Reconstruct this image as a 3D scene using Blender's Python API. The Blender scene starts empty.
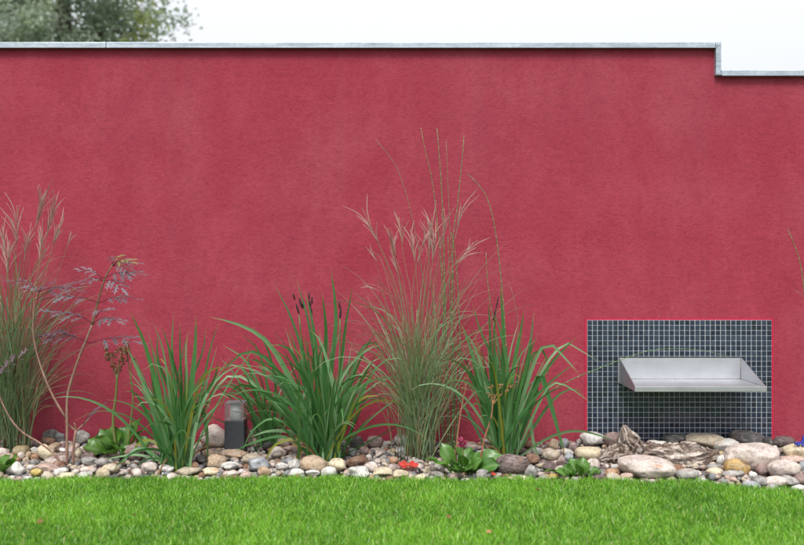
import bpy, bmesh, math, random
import numpy as np
from mathutils import Vector, Matrix, noise as mnoise, Quaternion

random.seed(11)
rng = np.random.default_rng(5)
scene = bpy.context.scene
COL = scene.collection

# ------------------------------------------------------------------ camera
CAM_H, CAM_D, FPX = 0.87, 4.2, 857.0
cam_d = bpy.data.cameras.new("camera")
cam_d.sensor_width = 36.0
cam_d.lens = FPX / 804.0 * 36.0
cam_d.clip_end = 2000.0
cam_d.dof.use_dof = True
cam_d.dof.focus_distance = 3.95
cam_d.dof.aperture_fstop = 2.1
cam = bpy.data.objects.new("camera", cam_d)
cam.location = (0, -CAM_D, CAM_H)
cam.rotation_euler = (math.radians(90), 0, 0)
COL.objects.link(cam)
scene.camera = cam

# ------------------------------------------------------------------ sky, sun, exposure
SUN_EL, SUN_AZ = math.radians(56), math.radians(192)   # sun behind the camera, a little to the left
world = bpy.data.worlds.new("World")
scene.world = world
world.use_nodes = True
wn = world.node_tree
wn.nodes.clear()
w_out = wn.nodes.new("ShaderNodeOutputWorld")
w_bg = wn.nodes.new("ShaderNodeBackground")
w_sky = wn.nodes.new("ShaderNodeTexSky")
w_sky.sky_type = 'NISHITA'
w_sky.sun_disc = False
w_sky.sun_elevation = SUN_EL
w_sky.sun_rotation = SUN_AZ
w_sky.dust_density = 4.0
w_hsv = wn.nodes.new("ShaderNodeHueSaturation")
w_hsv.inputs['Saturation'].default_value = 0.12
w_mix = wn.nodes.new("ShaderNodeMix")
w_mix.data_type = 'RGBA'
w_mix.inputs['Factor'].default_value = 0.72           # closed cloud cover: mostly an even white
# standard overcast luminance: the zenith of a closed cloud cover is brighter than its rim
w_geo = wn.nodes.new("ShaderNodeTexCoord")
w_sep = wn.nodes.new("ShaderNodeSeparateXYZ")
w_mr = wn.nodes.new("ShaderNodeMapRange")
w_mr.inputs['To Min'].default_value = 0.68
w_mr.inputs['To Max'].default_value = 1.95
w_cie = wn.nodes.new("ShaderNodeVectorMath")
w_cie.operation = 'SCALE'
w_cie.inputs[0].default_value = (8.7, 9.0, 9.6)
wn.links.new(w_geo.outputs['Generated'], w_sep.inputs[0])
wn.links.new(w_sep.outputs['Z'], w_mr.inputs['Value'])
wn.links.new(w_mr.outputs[0], w_cie.inputs['Scale'])
wn.links.new(w_cie.outputs[0], w_mix.inputs['B'])
w_bg.inputs['Strength'].default_value = 0.068
wn.links.new(w_sky.outputs[0], w_hsv.inputs['Color'])
wn.links.new(w_hsv.outputs[0], w_mix.inputs['A'])
wn.links.new(w_mix.outputs['Result'], w_bg.inputs['Color'])
wn.links.new(w_bg.outputs[0], w_out.inputs[0])

sun_d = bpy.data.lights.new("sun", 'SUN')
sun_d.energy = 1.5
sun_d.angle = math.radians(20)
sun_d.color = (1.0, 0.97, 0.93)
sun = bpy.data.objects.new("sun", sun_d)
_sd = Vector((math.sin(SUN_AZ) * math.cos(SUN_EL), math.cos(SUN_AZ) * math.cos(SUN_EL), math.sin(SUN_EL)))
sun.rotation_euler = (-_sd).to_track_quat('-Z', 'Y').to_euler()
sun.location = (0, -3, 6)
COL.objects.link(sun)

vs = scene.view_settings
vs.view_transform = 'Standard'
vs.look = 'None'
vs.exposure = 0.97
vs.gamma = 1.0
vs.use_curve_mapping = False
scene.cycles.use_denoising = True
scene.cycles.max_bounces = 8
scene.cycles.transparent_max_bounces = 12


# ------------------------------------------------------------------ helpers
def P(px, py, Y):
    """photo pixel -> point on the plane y = Y"""
    d = CAM_D + Y
    return Vector(((px - 402.0) * d / FPX, Y, CAM_H - (py - 272.5) * d / FPX))


def zg(x, y):
    """surface of the stone bed: rises gently towards the wall"""
    return max(0.05 + 0.077 * y, -0.02)


def y_from_base(py):
    d = 1.143 / ((py - 272.5) / FPX + 0.077)
    return d - CAM_D


def tag(o, label=None, cat=None, group=None, kind=None):
    if label: o['label'] = label
    if cat: o['category'] = cat
    if group: o['group'] = group
    if kind: o['kind'] = kind
    return o


def empty(name, loc, label, cat, group=None):
    o = bpy.data.objects.new(name, None)
    o.location = loc
    o.empty_display_size = 0.05
    COL.objects.link(o)
    return tag(o, label, cat, group)


def wloc(o):
    v = Vector(o.location)
    while o.parent:
        o = o.parent
        v = v + Vector(o.location)
    return v


class MB:
    """collects verts, faces and uvs in world coordinates; build() links one mesh object"""
    def __init__(s):
        s.v, s.f, s.uv, s.mi = [], [], [], []

    def add(s, verts, faces, uvs=None, mi=0):
        b = len(s.v)
        s.v.extend([tuple(p) for p in verts])
        for f in faces:
            s.f.append(tuple(i + b for i in f))
            s.mi.append(mi)
        s.uv.extend(uvs if uvs is not None else [(0, 0)] * len(verts))

    def box(s, lo, hi, mi=0):
        x0, y0, z0 = lo; x1, y1, z1 = hi
        v = [(x0, y0, z0), (x1, y0, z0), (x1, y1, z0), (x0, y1, z0), (x0, y0, z1), (x1, y0, z1), (x1, y1, z1), (x0, y1, z1)]
        f = [(0, 3, 2, 1), (4, 5, 6, 7), (0, 1, 5, 4), (1, 2, 6, 5), (2, 3, 7, 6), (3, 0, 4, 7)]
        s.add(v, f, mi=mi)

    def tube(s, pts, radii, n=6, cap=True, vscale=1.0):
        pts = [Vector(p) for p in pts]
        rings, uvs, L = [], [], 0.0
        ref = Vector((0.31, -0.8, 0.51))
        for i, p in enumerate(pts):
            t = (pts[min(i + 1, len(pts) - 1)] - pts[max(i - 1, 0)])
            t = t.normalized() if t.length > 1e-9 else Vector((0, 0, 1))
            a = t.cross(ref)
            a = a.normalized() if a.length > 1e-4 else t.orthogonal().normalized()
            b = t.cross(a)
            if i: L += (p - pts[i - 1]).length
            r = radii[i] if hasattr(radii, '__len__') else radii
            for k in range(n):
                an = 2 * math.pi * k / n
                rings.append(p + (a * math.cos(an) + b * math.sin(an)) * r)
                uvs.append((k / n, L * vscale))
        f = []
        for i in range(len(pts) - 1):
            for k in range(n):
                f.append((i * n + k, i * n + (k + 1) % n, (i + 1) * n + (k + 1) % n, (i + 1) * n + k))
        if cap:
            f.append(tuple(reversed(range(n))))
            f.append(tuple((len(pts) - 1) * n + k for k in range(n)))
        s.add(rings, f, uvs)

    def ribbon(s, pts, widths, wdirs, keel=0.0):
        """leaf blade: three verts across when keel is set, else two"""
        n = len(pts)
        v, uv, f = [], [], []
        for i in range(n):
            t = i / (n - 1)
            tan = (pts[min(i + 1, n - 1)] - pts[max(i - 1, 0)]).normalized()
            w = wdirs[i] if isinstance(wdirs, list) else wdirs
            w = (w - tan * w.dot(tan))
            w = w.normalized() if w.length > 1e-5 else tan.orthogonal().normalized()
            nn = tan.cross(w)
            h = widths[i] * 0.5
            v += [pts[i] - w * h, pts[i] + nn * (keel * widths[i]), pts[i] + w * h]
            uv += [(0, t), (0.5, t), (1, t)]
        for i in range(n - 1):
            a = i * 3
            f += [(a, a + 1, a + 4, a + 3), (a + 1, a + 2, a + 5, a + 4)]
        s.add(v, f, uv)

    def mesh(s, name, origin=(0, 0, 0), smooth=True):
        me = bpy.data.meshes.new(name)
        o = np.array(origin)
        v = np.array(s.v, dtype=np.float64) - o
        me.from_pydata(v.tolist(), [], s.f)
        uvl = me.uv_layers.new(name="UVMap")
        li = np.empty(len(me.loops), dtype=np.int32)
        me.loops.foreach_get("vertex_index", li)
        uvl.data.foreach_set("uv", np.array(s.uv, dtype=np.float32)[li].ravel())
        me.polygons.foreach_set("use_smooth", [smooth] * len(me.polygons))
        me.polygons.foreach_set("material_index", s.mi)
        me.update()
        return me

    def build(s, name, mats, parent=None, smooth=True, origin=None, kind=None, label=None, cat=None, group=None):
        if parent is not None:
            org = wloc(parent)
            me = s.mesh(name, org, smooth)
        else:
            org = Vector(origin) if origin is not None else Vector((0, 0, 0))
            me = s.mesh(name, org, smooth)
        for m in (mats if isinstance(mats, (list, tuple)) else [mats]):
            me.materials.append(m)
        o = bpy.data.objects.new(name, me)
        COL.objects.link(o)
        if parent is not None: o.parent = parent
        else: o.location = org
        return tag(o, label, cat, group, kind)


def bevel_mesh(me, w, seg=2, angle=0.6):
    bm = bmesh.new()
    bm.from_mesh(me)
    ed = [e for e in bm.edges if len(e.link_faces) == 2 and e.calc_face_angle(0) > angle]
    bmesh.ops.bevel(bm, geom=ed, offset=w, segments=seg, profile=0.5, affect='EDGES', clamp_overlap=True)
    bm.to_mesh(me)
    bm.free()
    me.polygons.foreach_set("use_smooth", [False] * len(me.polygons))
    me.update()


def catmull(pts, n):
    pts = [Vector(p) for p in pts]
    if len(pts) == 2:
        return [pts[0].lerp(pts[1], i / (n - 1)) for i in range(n)]
    ext = [pts[0] * 2 - pts[1]] + pts + [pts[-1] * 2 - pts[-2]]
    dense = []
    for i in range(1, len(ext) - 2):
        p0, p1, p2, p3 = ext[i - 1:i + 3]
        for k in range(12):
            t = k / 12
            dense.append(0.5 * ((2 * p1) + (p2 - p0) * t + (2 * p0 - 5 * p1 + 4 * p2 - p3) * t * t + (3 * p1 - p0 - 3 * p2 + p3) * t ** 3))
    dense.append(pts[-1])
    cum = [0]
    for a, b in zip(dense, dense[1:]): cum.append(cum[-1] + (b - a).length)
    out, j = [], 0
    for i in range(n):
        L = cum[-1] * i / (n - 1)
        while j < len(cum) - 2 and cum[j + 1] < L: j += 1
        f = (L - cum[j]) / max(cum[j + 1] - cum[j], 1e-9)
        out.append(dense[j].lerp(dense[j + 1], min(max(f, 0), 1)))
    return out


def arch(base, az, p0, p1, L, n, pw=1.5):
    p = Vector(base)
    out = [p.copy()]
    for i in range(1, n):
        t = (i - 0.5) / (n - 1)
        pt = p0 + (p1 - p0) * t ** pw
        p = p + Vector((math.sin(pt) * math.cos(az), math.sin(pt) * math.sin(az), math.cos(pt))) * (L / (n - 1))
        out.append(p.copy())
    for q in out:
        if q.y > -0.02: q.y = -0.02 - 0.12 * (q.y + 0.02) if q.y < 0.3 else -0.06
    return out


# ------------------------------------------------------------------ materials
def mat(name):
    m = bpy.data.materials.new(name)
    m.use_nodes = True
    nt = m.node_tree
    return m, nt, nt.nodes['Principled BSDF']


def N(nt, typ, **kw):
    n = nt.nodes.new(typ)
    for k, v in kw.items():
        if k in n.inputs: n.inputs[k].default_value = v
        else: setattr(n, k, v)
    return n


def noise_n(nt, vec, scale, detail=4, rough=0.55, dist=0.0):
    n = N(nt, 'ShaderNodeTexNoise')
    n.inputs['Scale'].default_value = scale
    n.inputs['Detail'].default_value = detail
    n.inputs['Roughness'].default_value = rough
    n.inputs['Distortion'].default_value = dist
    if vec is not None: nt.links.new(vec, n.inputs['Vector'])
    return n


def ramp(nt, fac, stops, interp='LINEAR'):
    r = N(nt, 'ShaderNodeValToRGB')
    r.color_ramp.interpolation = interp
    el = r.color_ramp.elements
    while len(el) < len(stops): el.new(0.5)
    for e, (p, c) in zip(el, stops):
        e.position = p
        e.color = c if len(c) == 4 else (*c, 1)
    nt.links.new(fac, r.inputs[0])
    return r


def mixc(nt, fac, a, b, blend='MIX'):
    m = N(nt, 'ShaderNodeMix', data_type='RGBA', blend_type=blend)
    for sock, val in (('Factor', fac), ('A', a), ('B', b)):
        if hasattr(val, 'links') or hasattr(val, 'is_linked'): nt.links.new(val, m.inputs[sock])
        elif sock == 'Factor': m.inputs[sock].default_value = val
        else: m.inputs[sock].default_value = (*val, 1) if len(val) == 3 else val
    return m.outputs['Result']


def math_n(nt, op, a, b=None, c=None):
    m = N(nt, 'ShaderNodeMath', operation=op)
    for i, val in enumerate((a, b, c)):
        if val is None: continue
        if hasattr(val, 'is_linked'): nt.links.new(val, m.inputs[i])
        else: m.inputs[i].default_value = val
    return m.outputs[0]


def bump(nt, bsdf, height, strength=0.3, dist=0.01, chain=None):
    b = N(nt, 'ShaderNodeBump')
    b.inputs['Strength'].default_value = strength
    b.inputs['Distance'].default_value = dist
    nt.links.new(height, b.inputs['Height'])
    if chain is not None: nt.links.new(chain, b.inputs['Normal'])
    if bsdf is not None: nt.links.new(b.outputs[0], bsdf.inputs['Normal'])
    return b.outputs[0]


def coords(nt, kind='Object'):
    return N(nt, 'ShaderNodeTexCoord').outputs[kind]


def scaled(nt, vec, sc, loc=(0, 0, 0), rot=(0, 0, 0)):
    m = N(nt, 'ShaderNodeMapping')
    m.inputs['Scale'].default_value = sc
    m.inputs['Location'].default_value = loc
    m.inputs['Rotation'].default_value = rot
    nt.links.new(vec, m.inputs['Vector'])
    return m.outputs[0]


def make_render_mat(name, base, faded, deep, rough=0.88, spec=0.25):
    m, nt, b = mat(name)
    c = coords(nt)
    big = noise_n(nt, c, 1.5, 3, 0.5)
    mid = noise_n(nt, scaled(nt, c, (1, 1, 0.7)), 4.2, 4, 0.6, 0.25)
    sml = noise_n(nt, c, 17, 5, 0.68)
    r1 = ramp(nt, big.outputs[0], [(0.38, (0, 0, 0)), (0.62, (1, 1, 1))])
    col = mixc(nt, math_n(nt, 'MULTIPLY', r1.outputs[0], 0.5), base, faded)
    r2 = ramp(nt, mid.outputs[0], [(0.40, (1, 1, 1)), (0.58, (0, 0, 0))])
    col = mixc(nt, math_n(nt, 'MULTIPLY', r2.outputs[0], 0.34), col, deep)
    r2b = ramp(nt, mid.outputs[0], [(0.54, (0, 0, 0)), (0.68, (1, 1, 1))])
    col = mixc(nt, math_n(nt, 'MULTIPLY', r2b.outputs[0], 0.22), col, tuple(min(f_ * 1.12, 1) for f_ in faded))
    r3 = ramp(nt, sml.outputs[0], [(0.36, (1, 1, 1)), (0.52, (0, 0, 0))])
    col = mixc(nt, math_n(nt, 'MULTIPLY', r3.outputs[0], 0.28), col, deep)
    # faint rain streaks hanging below the coping, fading out downwards
    sx = N(nt, 'ShaderNodeSeparateXYZ'); nt.links.new(c, sx.inputs[0])
    rs = ramp(nt, noise_n(nt, scaled(nt, c, (9, 9, 0.35)), 1.0, 4, 0.6).outputs[0], [(0.52, (0, 0, 0)), (0.66, (1, 1, 1))])
    col = mixc(nt, math_n(nt, 'MULTIPLY', rs.outputs[0], 0.10), col, tuple(f_ * 0.8 + 0.03 for f_ in faded))
    # rubbed trowel patches: short curved scratches, only here and there
    warp = noise_n(nt, c, 3.0, 2, 0.5)
    wv = N(nt, 'ShaderNodeVectorMath', operation='SCALE'); wv.inputs['Scale'].default_value = 0.25
    nt.links.new(warp.outputs['Color'], wv.inputs[0])
    wa = N(nt, 'ShaderNodeVectorMath', operation='ADD')
    nt.links.new(c, wa.inputs[0]); nt.links.new(wv.outputs[0], wa.inputs[1])
    scr = noise_n(nt, scaled(nt, wa.outputs[0], (42, 42, 120), rot=(0, math.radians(-32), 0)), 1.0, 5, 0.7, 0.3)
    msk = ramp(nt, noise_n(nt, c, 2.6, 4, 0.6).outputs[0], [(0.50, (0, 0, 0)), (0.64, (1, 1, 1))])
    sr = ramp(nt, scr.outputs[0], [(0.52, (0, 0, 0)), (0.66, (1, 1, 1))])
    sfac = math_n(nt, 'MULTIPLY', sr.outputs[0], msk.outputs[0])
    col = mixc(nt, math_n(nt, 'MULTIPLY', sfac, 0.9), col, deep)
    # pale chips
    vo = N(nt, 'ShaderNodeTexVoronoi')
    vo.inputs['Scale'].default_value = 2.6
    nt.links.new(scaled(nt, c, (1, 1, 0.6), rot=(0, 0.4, 0)), vo.inputs['Vector'])
    chip = math_n(nt, 'LESS_THAN', vo.outputs['Distance'], 0.011)
    col = mixc(nt, math_n(nt, 'MULTIPLY', chip, 0.6), col, (0.62, 0.42, 0.42))
    # rubbed float grain, a few millimetres
    g1 = noise_n(nt, c, 120, 5, 0.75)
    g2 = noise_n(nt, c, 45, 5, 0.7)
    col = mixc(nt, 0.30, col, ramp(nt, g1.outputs[0], [(0.33, (0.42, 0.36, 0.38)), (0.5, (1, 1, 1)), (0.68, (1.28, 1.35, 1.35))]).outputs[0], 'MULTIPLY')
    col = mixc(nt, 0.5, col, ramp(nt, g2.outputs[0], [(0.32, (0.72, 0.66, 0.68)), (0.5, (1, 1, 1)), (0.7, (1.12, 1.15, 1.15))]).outputs[0], 'MULTIPLY')
    nt.links.new(col, b.inputs['Base Color'])
    b.inputs['Roughness'].default_value = rough
    b.inputs['Specular IOR Level'].default_value = spec
    h1 = bump(nt, None, g1.outputs[0], 0.6, 0.004)
    h2 = bump(nt, None, g2.outputs[0], 0.5, 0.008, h1)
    bump(nt, b, sfac, -0.9, 0.005, h2)
    return m


M = {}
M['render'] = make_render_mat('red_render', (0.358, 0.044, 0.070), (0.350, 0.062, 0.090), (0.272, 0.021, 0.044))
M['render_edge'] = make_render_mat('red_render_smooth', (0.50, 0.022, 0.062), (0.50, 0.026, 0.07), (0.46, 0.02, 0.055), rough=0.7)

# zinc coping
m, nt, b = mat('zinc'); M['zinc'] = m
c = coords(nt)
z1 = noise_n(nt, scaled(nt, c, (3, 8, 26)), 3.0, 6, 0.65)
z2 = noise_n(nt, c, 60, 5, 0.6)
col = ramp(nt, z1.outputs[0], [(0.25, (0.30, 0.35, 0.40)), (0.5, (0.44, 0.50, 0.56)), (0.72, (0.60, 0.65, 0.70))]).outputs[0]
col = mixc(nt, 0.35, col, ramp(nt, z2.outputs[0], [(0.3, (0.4, 0.4, 0.4)), (0.65, (1, 1, 1))]).outputs[0], 'MULTIPLY')
nt.links.new(col, b.inputs['Base Color'])
b.inputs['Metallic'].default_value = 0.55
b.inputs['Roughness'].default_value = 0.5
bump(nt, b, z1.outputs[0], 0.15, 0.003)

# stainless steel
m, nt, b = mat('brushed_steel'); M['steel'] = m
c = coords(nt)
br = noise_n(nt, scaled(nt, c, (3, 3, 420)), 1.0, 5, 0.7)
st = noise_n(nt, c, 7, 5, 0.6)
col = ramp(nt, st.outputs[0], [(0.3, (0.50, 0.51, 0.53)), (0.7, (0.63, 0.64, 0.66))]).outputs[0]
nt.links.new(col, b.inputs['Base Color'])
b.inputs['Metallic'].default_value = 0.88
rr = ramp(nt, br.outputs[0], [(0.3, (0.36, 0.36, 0.36)), (0.7, (0.5, 0.5, 0.5))])
nt.links.new(rr.outputs[0], b.inputs['Roughness'])
bump(nt, b, br.outputs[0], 0.05, 0.001)

m, nt, b = mat('dark_sealant'); M['sealant'] = m  # near-black colour standing in for the shadow line above the spout
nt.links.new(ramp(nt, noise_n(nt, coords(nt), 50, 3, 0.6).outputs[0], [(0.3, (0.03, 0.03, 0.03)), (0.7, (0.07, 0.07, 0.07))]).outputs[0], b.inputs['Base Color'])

# tiles and grout
TILE_SHADES = [(0.030, 0.041, 0.066), (0.036, 0.050, 0.080), (0.026, 0.035, 0.055), (0.043, 0.060, 0.092), (0.033, 0.049, 0.074), (0.052, 0.070, 0.100), (0.024, 0.031, 0.045)]
M['tiles'] = []
for i, s in enumerate([tuple(x * k_ for x, k_ in zip(q_, (.70, .72, .74))) for q_ in TILE_SHADES]):
    m, nt, b = mat('glazed_tile_%d' % i)
    c = coords(nt)
    nz = noise_n(nt, c, 90, 4, 0.6)
    nt.links.new(mixc(nt, nz.outputs[0], tuple(x * 0.7 for x in s), tuple(x * 1.35 for x in s)), b.inputs['Base Color'])
    b.inputs['Roughness'].default_value = 0.13 + 0.03 * (i % 3)
    b.inputs['Specular IOR Level'].default_value = 0.55
    bump(nt, b, noise_n(nt, c, 45, 3, 0.5).outputs[0], 0.25, 0.002)
    M['tiles'].append(m)
m, nt, b = mat('grout'); M['grout'] = m
c = coords(nt)
nt.links.new(ramp(nt, noise_n(nt, c, 30, 6, 0.6).outputs[0], [(0.3, (0.38, 0.395, 0.42)), (0.65, (0.54, 0.56, 0.59))]).outputs[0], b.inputs['Base Color'])
b.inputs['Roughness'].default_value = 0.9

# stones: colour of its own per stone, mottled, veined, some with rust patches
def stone_mat(name, rust, contrast, rough):
    m, nt, b = mat(name)
    oi = N(nt, 'ShaderNodeObjectInfo')
    off = N(nt, 'ShaderNodeVectorMath', operation='SCALE')
    off.inputs[0].default_value = (37.0, 91.0, 53.0)
    nt.links.new(oi.outputs['Random'], off.inputs['Scale'])
    ad = N(nt, 'ShaderNodeVectorMath', operation='ADD')
    nt.links.new(N(nt, 'ShaderNodeNewGeometry').outputs['Position'], ad.inputs[0])
    nt.links.new(off.outputs[0], ad.inputs[1])
    c = ad.outputs[0]
    a1 = noise_n(nt, c, 26, 7, 0.65, 0.5)
    col = mixc(nt, 1.0, oi.outputs['Color'], ramp(nt, a1.outputs[0], [(0.3, (1 - contrast,) * 3), (0.5, (1, 1, 1)), (0.72, (1 + contrast * 0.8,) * 3)]).outputs[0], 'MULTIPLY')
    a2 = noise_n(nt, c, 75, 5, 0.7, 0.4)
    col = mixc(nt, 0.7, col, ramp(nt, a2.outputs[0], [(0.34, (0.5, 0.46, 0.44)), (0.5, (1, 1, 1)), (0.68, (1.22, 1.22, 1.22))]).outputs[0], 'MULTIPLY')
    sp = noise_n(nt, c, 240, 3, 0.6)
    col = mixc(nt, 0.55, col, ramp(nt, sp.outputs[0], [(0.32, (0.45, 0.43, 0.42)), (0.46, (1, 1, 1)), (0.62, (1, 1, 1)), (0.74, (1.5, 1.5, 1.5))]).outputs[0], 'MULTIPLY')
    # pale lichen and lime bloom
    bl = ramp(nt, noise_n(nt, c, 15, 6, 0.7, 0.8).outputs[0], [(0.56, (0, 0, 0)), (0.66, (1, 1, 1))])
    col = mixc(nt, math_n(nt, 'MULTIPLY', bl.outputs[0], 0.45), col, (0.52, 0.49, 0.45))
    ru = ramp(nt, noise_n(nt, c, 19, 4, 0.6, 0.3).outputs[0], [(0.60, (0, 0, 0)), (0.66, (1, 1, 1))])
    col = mixc(nt, math_n(nt, 'MULTIPLY', ru.outputs[0], rust), col, (0.44, 0.20, 0.075))
    # bedding veins
    vn = noise_n(nt, scaled(nt, c, (9, 9, 60), rot=(0.5, 0.3, 0)), 1.0, 3, 0.5, 0.6)
    vr = ramp(nt, vn.outputs[0], [(0.47, (0, 0, 0)), (0.5, (1, 1, 1)), (0.53, (0, 0, 0))])
    col = mixc(nt, math_n(nt, 'MULTIPLY', vr.outputs[0], 0.22), col, (0.6, 0.55, 0.5))
    nt.links.new(col, b.inputs['Base Color'])
    b.inputs['Roughness'].default_value = rough
    b.inputs['Specular IOR Level'].default_value = 0.35
    h = bump(nt, None, a1.outputs[0], 0.5, 0.006)
    bump(nt, b, sp.outputs[0], 0.35, 0.0015, h)
    return m


M['stone'] = stone_mat('river_stone', 0.2, 0.5, 0.72)
M['stone_rust'] = stone_mat('rust_spotted_stone', 0.75, 0.35, 0.72)
M['stone_mottle'] = stone_mat('mottled_stone', 0.15, 0.8, 0.65)


def soil_mat(name, a, bcol, sc=40):
    m, nt, b = mat(name)
    c = coords(nt)
    n1 = noise_n(nt, c, sc, 8, 0.7)
    nt.links.new(ramp(nt, n1.outputs[0], [(0.3, a), (0.7, bcol)]).outputs[0], b.inputs['Base Color'])
    b.inputs['Roughness'].default_value = 0.95
    bump(nt, b, n1.outputs[0], 0.8, 0.01)
    return m


M['soil'] = soil_mat('bed_soil', (0.02, 0.015, 0.012), (0.085, 0.065, 0.05))
M['lawn_soil'] = soil_mat('lawn_soil', (0.018, 0.03, 0.008), (0.05, 0.075, 0.02))
M['ground'] = soil_mat('meadow_ground', (0.03, 0.06, 0.015), (0.06, 0.10, 0.03), 3)


def leaf_mat(name, c1, c2, tip=None, midrib=None, trans=0.3, rough=0.45, spec=0.4, streak=40, attr=None, transcol=None):
    m, nt, b = mat(name)
    uv = coords(nt, 'UV')
    oi = N(nt, 'ShaderNodeObjectInfo')
    pos = N(nt, 'ShaderNodeNewGeometry').outputs['Position']
    nz = noise_n(nt, pos, 14, 4, 0.6)
    f = math_n(nt, 'ADD', math_n(nt, 'MULTIPLY', oi.outputs['Random'], 0.55), math_n(nt, 'MULTIPLY', nz.outputs[0], 0.5))
    col = mixc(nt, f, c1, c2)
    if streak:
        stn = noise_n(nt, scaled(nt, uv, (streak, 1.2, 1)), 1.0, 3, 0.6)
        col = mixc(nt, 0.45, col, ramp(nt, stn.outputs[0], [(0.3, (0.55, 0.6, 0.5)), (0.7, (1.25, 1.2, 1.2))]).outputs[0], 'MULTIPLY')
    sep = N(nt, 'ShaderNodeSeparateXYZ')
    nt.links.new(uv, sep.inputs[0])
    if midrib:
        dd = math_n(nt, 'ABSOLUTE', math_n(nt, 'SUBTRACT', sep.outputs[0], 0.5))
        mr = ramp(nt, dd, [(0.0, (1, 1, 1)), (0.16, (0, 0, 0))])
        col = mixc(nt, math_n(nt, 'MULTIPLY', mr.outputs[0], 0.75), col, midrib)
    if tip:
        tn = noise_n(nt, pos, 60, 3, 0.6)
        tv = math_n(nt, 'ADD', sep.outputs[1], math_n(nt, 'MULTIPLY', math_n(nt, 'SUBTRACT', tn.outputs[0], 0.5), 0.12))
        tr = ramp(nt, tv, [(0.92, (0, 0, 0)), (0.98, (1, 1, 1))])
        col = mixc(nt, tr.outputs[0], col, tip)
    nt.links.new(col, b.inputs['Base Color'])
    b.inputs['Roughness'].default_value = rough
    b.inputs['Specular IOR Level'].default_value = spec
    tb = N(nt, 'ShaderNodeBsdfTranslucent')
    nt.links.new(mixc(nt, 1.0, col, transcol or (1.2, 1.35, 0.5), 'MULTIPLY'), tb.inputs['Color'])
    mx = N(nt, 'ShaderNodeMixShader')
    mx.inputs[0].default_value = trans
    out = nt.nodes['Material Output']
    nt.links.new(b.outputs[0], mx.inputs[1]); nt.links.new(tb.outputs[0], mx.inputs[2])
    nt.links.new(mx.outputs[0], out.inputs[0])
    return m


M['iris'] = leaf_mat('iris_leaf', (0.018, 0.095, 0.018), (0.105, 0.265, 0.085), tip=(0.30, 0.17, 0.06), trans=0.22, rough=0.38, spec=0.5, streak=34)
M['iris_pale'] = leaf_mat('iris_leaf_pale', (0.10, 0.235, 0.085), (0.24, 0.39, 0.21), tip=(0.32, 0.2, 0.08), trans=0.25, rough=0.35, streak=26)
M['iris_yellow'] = leaf_mat('iris_leaf_yellowing', (0.16, 0.24, 0.03), (0.36, 0.30, 0.05), tip=(0.34, 0.16, 0.05), trans=0.3, rough=0.5, streak=26)
M['dry_leaf'] = leaf_mat('dry_leaf', (0.30, 0.17, 0.07), (0.20, 0.10, 0.045), trans=0.25, rough=0.7, streak=20)
M['feather'] = leaf_mat('feather_grass_blade', (0.030, 0.105, 0.016), (0.22, 0.31, 0.15), tip=(0.38, 0.28, 0.16), midrib=(0.46, 0.50, 0.42), trans=0.25, rough=0.45, streak=0)
M['feather_dry'] = leaf_mat('feather_grass_dry_blade', (0.26, 0.20, 0.10), (0.36, 0.29, 0.17), trans=0.2, rough=0.6, streak=0, transcol=(1, 0.9, 0.7))
M['plume'] = leaf_mat('feather_grass_plume', (0.44, 0.27, 0.23), (0.68, 0.50, 0.43), trans=0.35, rough=0.7, streak=0, transcol=(1, 0.9, 0.85))
M['culm'] = leaf_mat('feather_grass_culm', (0.20, 0.13, 0.07), (0.33, 0.23, 0.13), trans=0.05, rough=0.5, streak=0)
M['bergenia'] = leaf_mat('leathery_leaf', (0.036, 0.120, 0.014), (0.120, 0.26, 0.042), midrib=(0.16, 0.27, 0.09), trans=0.18, rough=0.33, spec=0.5, streak=6)
M['bergenia_stalk'] = leaf_mat('leathery_stalk', (0.12, 0.19, 0.05), (0.2, 0.2, 0.07), trans=0.05, streak=0)
M['dry_flower'] = leaf_mat('dried_flower', (0.22, 0.11, 0.06), (0.33, 0.20, 0.11), trans=0.15, rough=0.8, streak=0, transcol=(1, .8, .6))
M['tan_flower'] = leaf_mat('tan_seed_head', (0.34, 0.17, 0.07), (0.45, 0.26, 0.12), trans=0.15, rough=0.8, streak=0, transcol=(1, .8, .6))
M['red_stalk'] = leaf_mat('reddish_stalk', (0.30, 0.09, 0.06), (0.36, 0.15, 0.09), trans=0.05, streak=0)
M['pink_bud'] = leaf_mat('pink_bud', (0.42, 0.05, 0.12), (0.50, 0.10, 0.19), trans=0.2, streak=0, transcol=(1, .7, .8))
M['elder'] = leaf_mat('elder_leaf', (0.115, 0.110, 0.125), (0.22, 0.215, 0.235), trans=0.12, rough=0.38, spec=0.55, streak=0, transcol=(1, .7, .8))
M['elder_dull'] = leaf_mat('elder_leaf_dull', (0.10, 0.062, 0.080), (0.16, 0.105, 0.125), trans=0.15, rough=0.5, streak=0, transcol=(1, .7, .8))
M['elder_young'] = leaf_mat('elder_leaf_young', (0.20, 0.21, 0.07), (0.30, 0.29, 0.11), trans=0.25, streak=0)
M['elder_petiole'] = leaf_mat('elder_petiole', (0.045, 0.012, 0.02), (0.07, 0.02, 0.03), trans=0.0, streak=0)
M['pod'] = leaf_mat('seed_pod', (0.018, 0.012, 0.014), (0.045, 0.03, 0.035), trans=0.0, rough=0.5, streak=8)
M['scape'] = leaf_mat('iris_scape', (0.05, 0.13, 0.03), (0.10, 0.19, 0.05), trans=0.05, streak=0)
M['red_leaf'] = leaf_mat('red_fallen_leaf', (0.55, 0.045, 0.035), (0.62, 0.075, 0.05), midrib=(0.6, 0.16, 0.1), trans=0.25, streak=0, transcol=(1.1, .8, .7))

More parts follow.
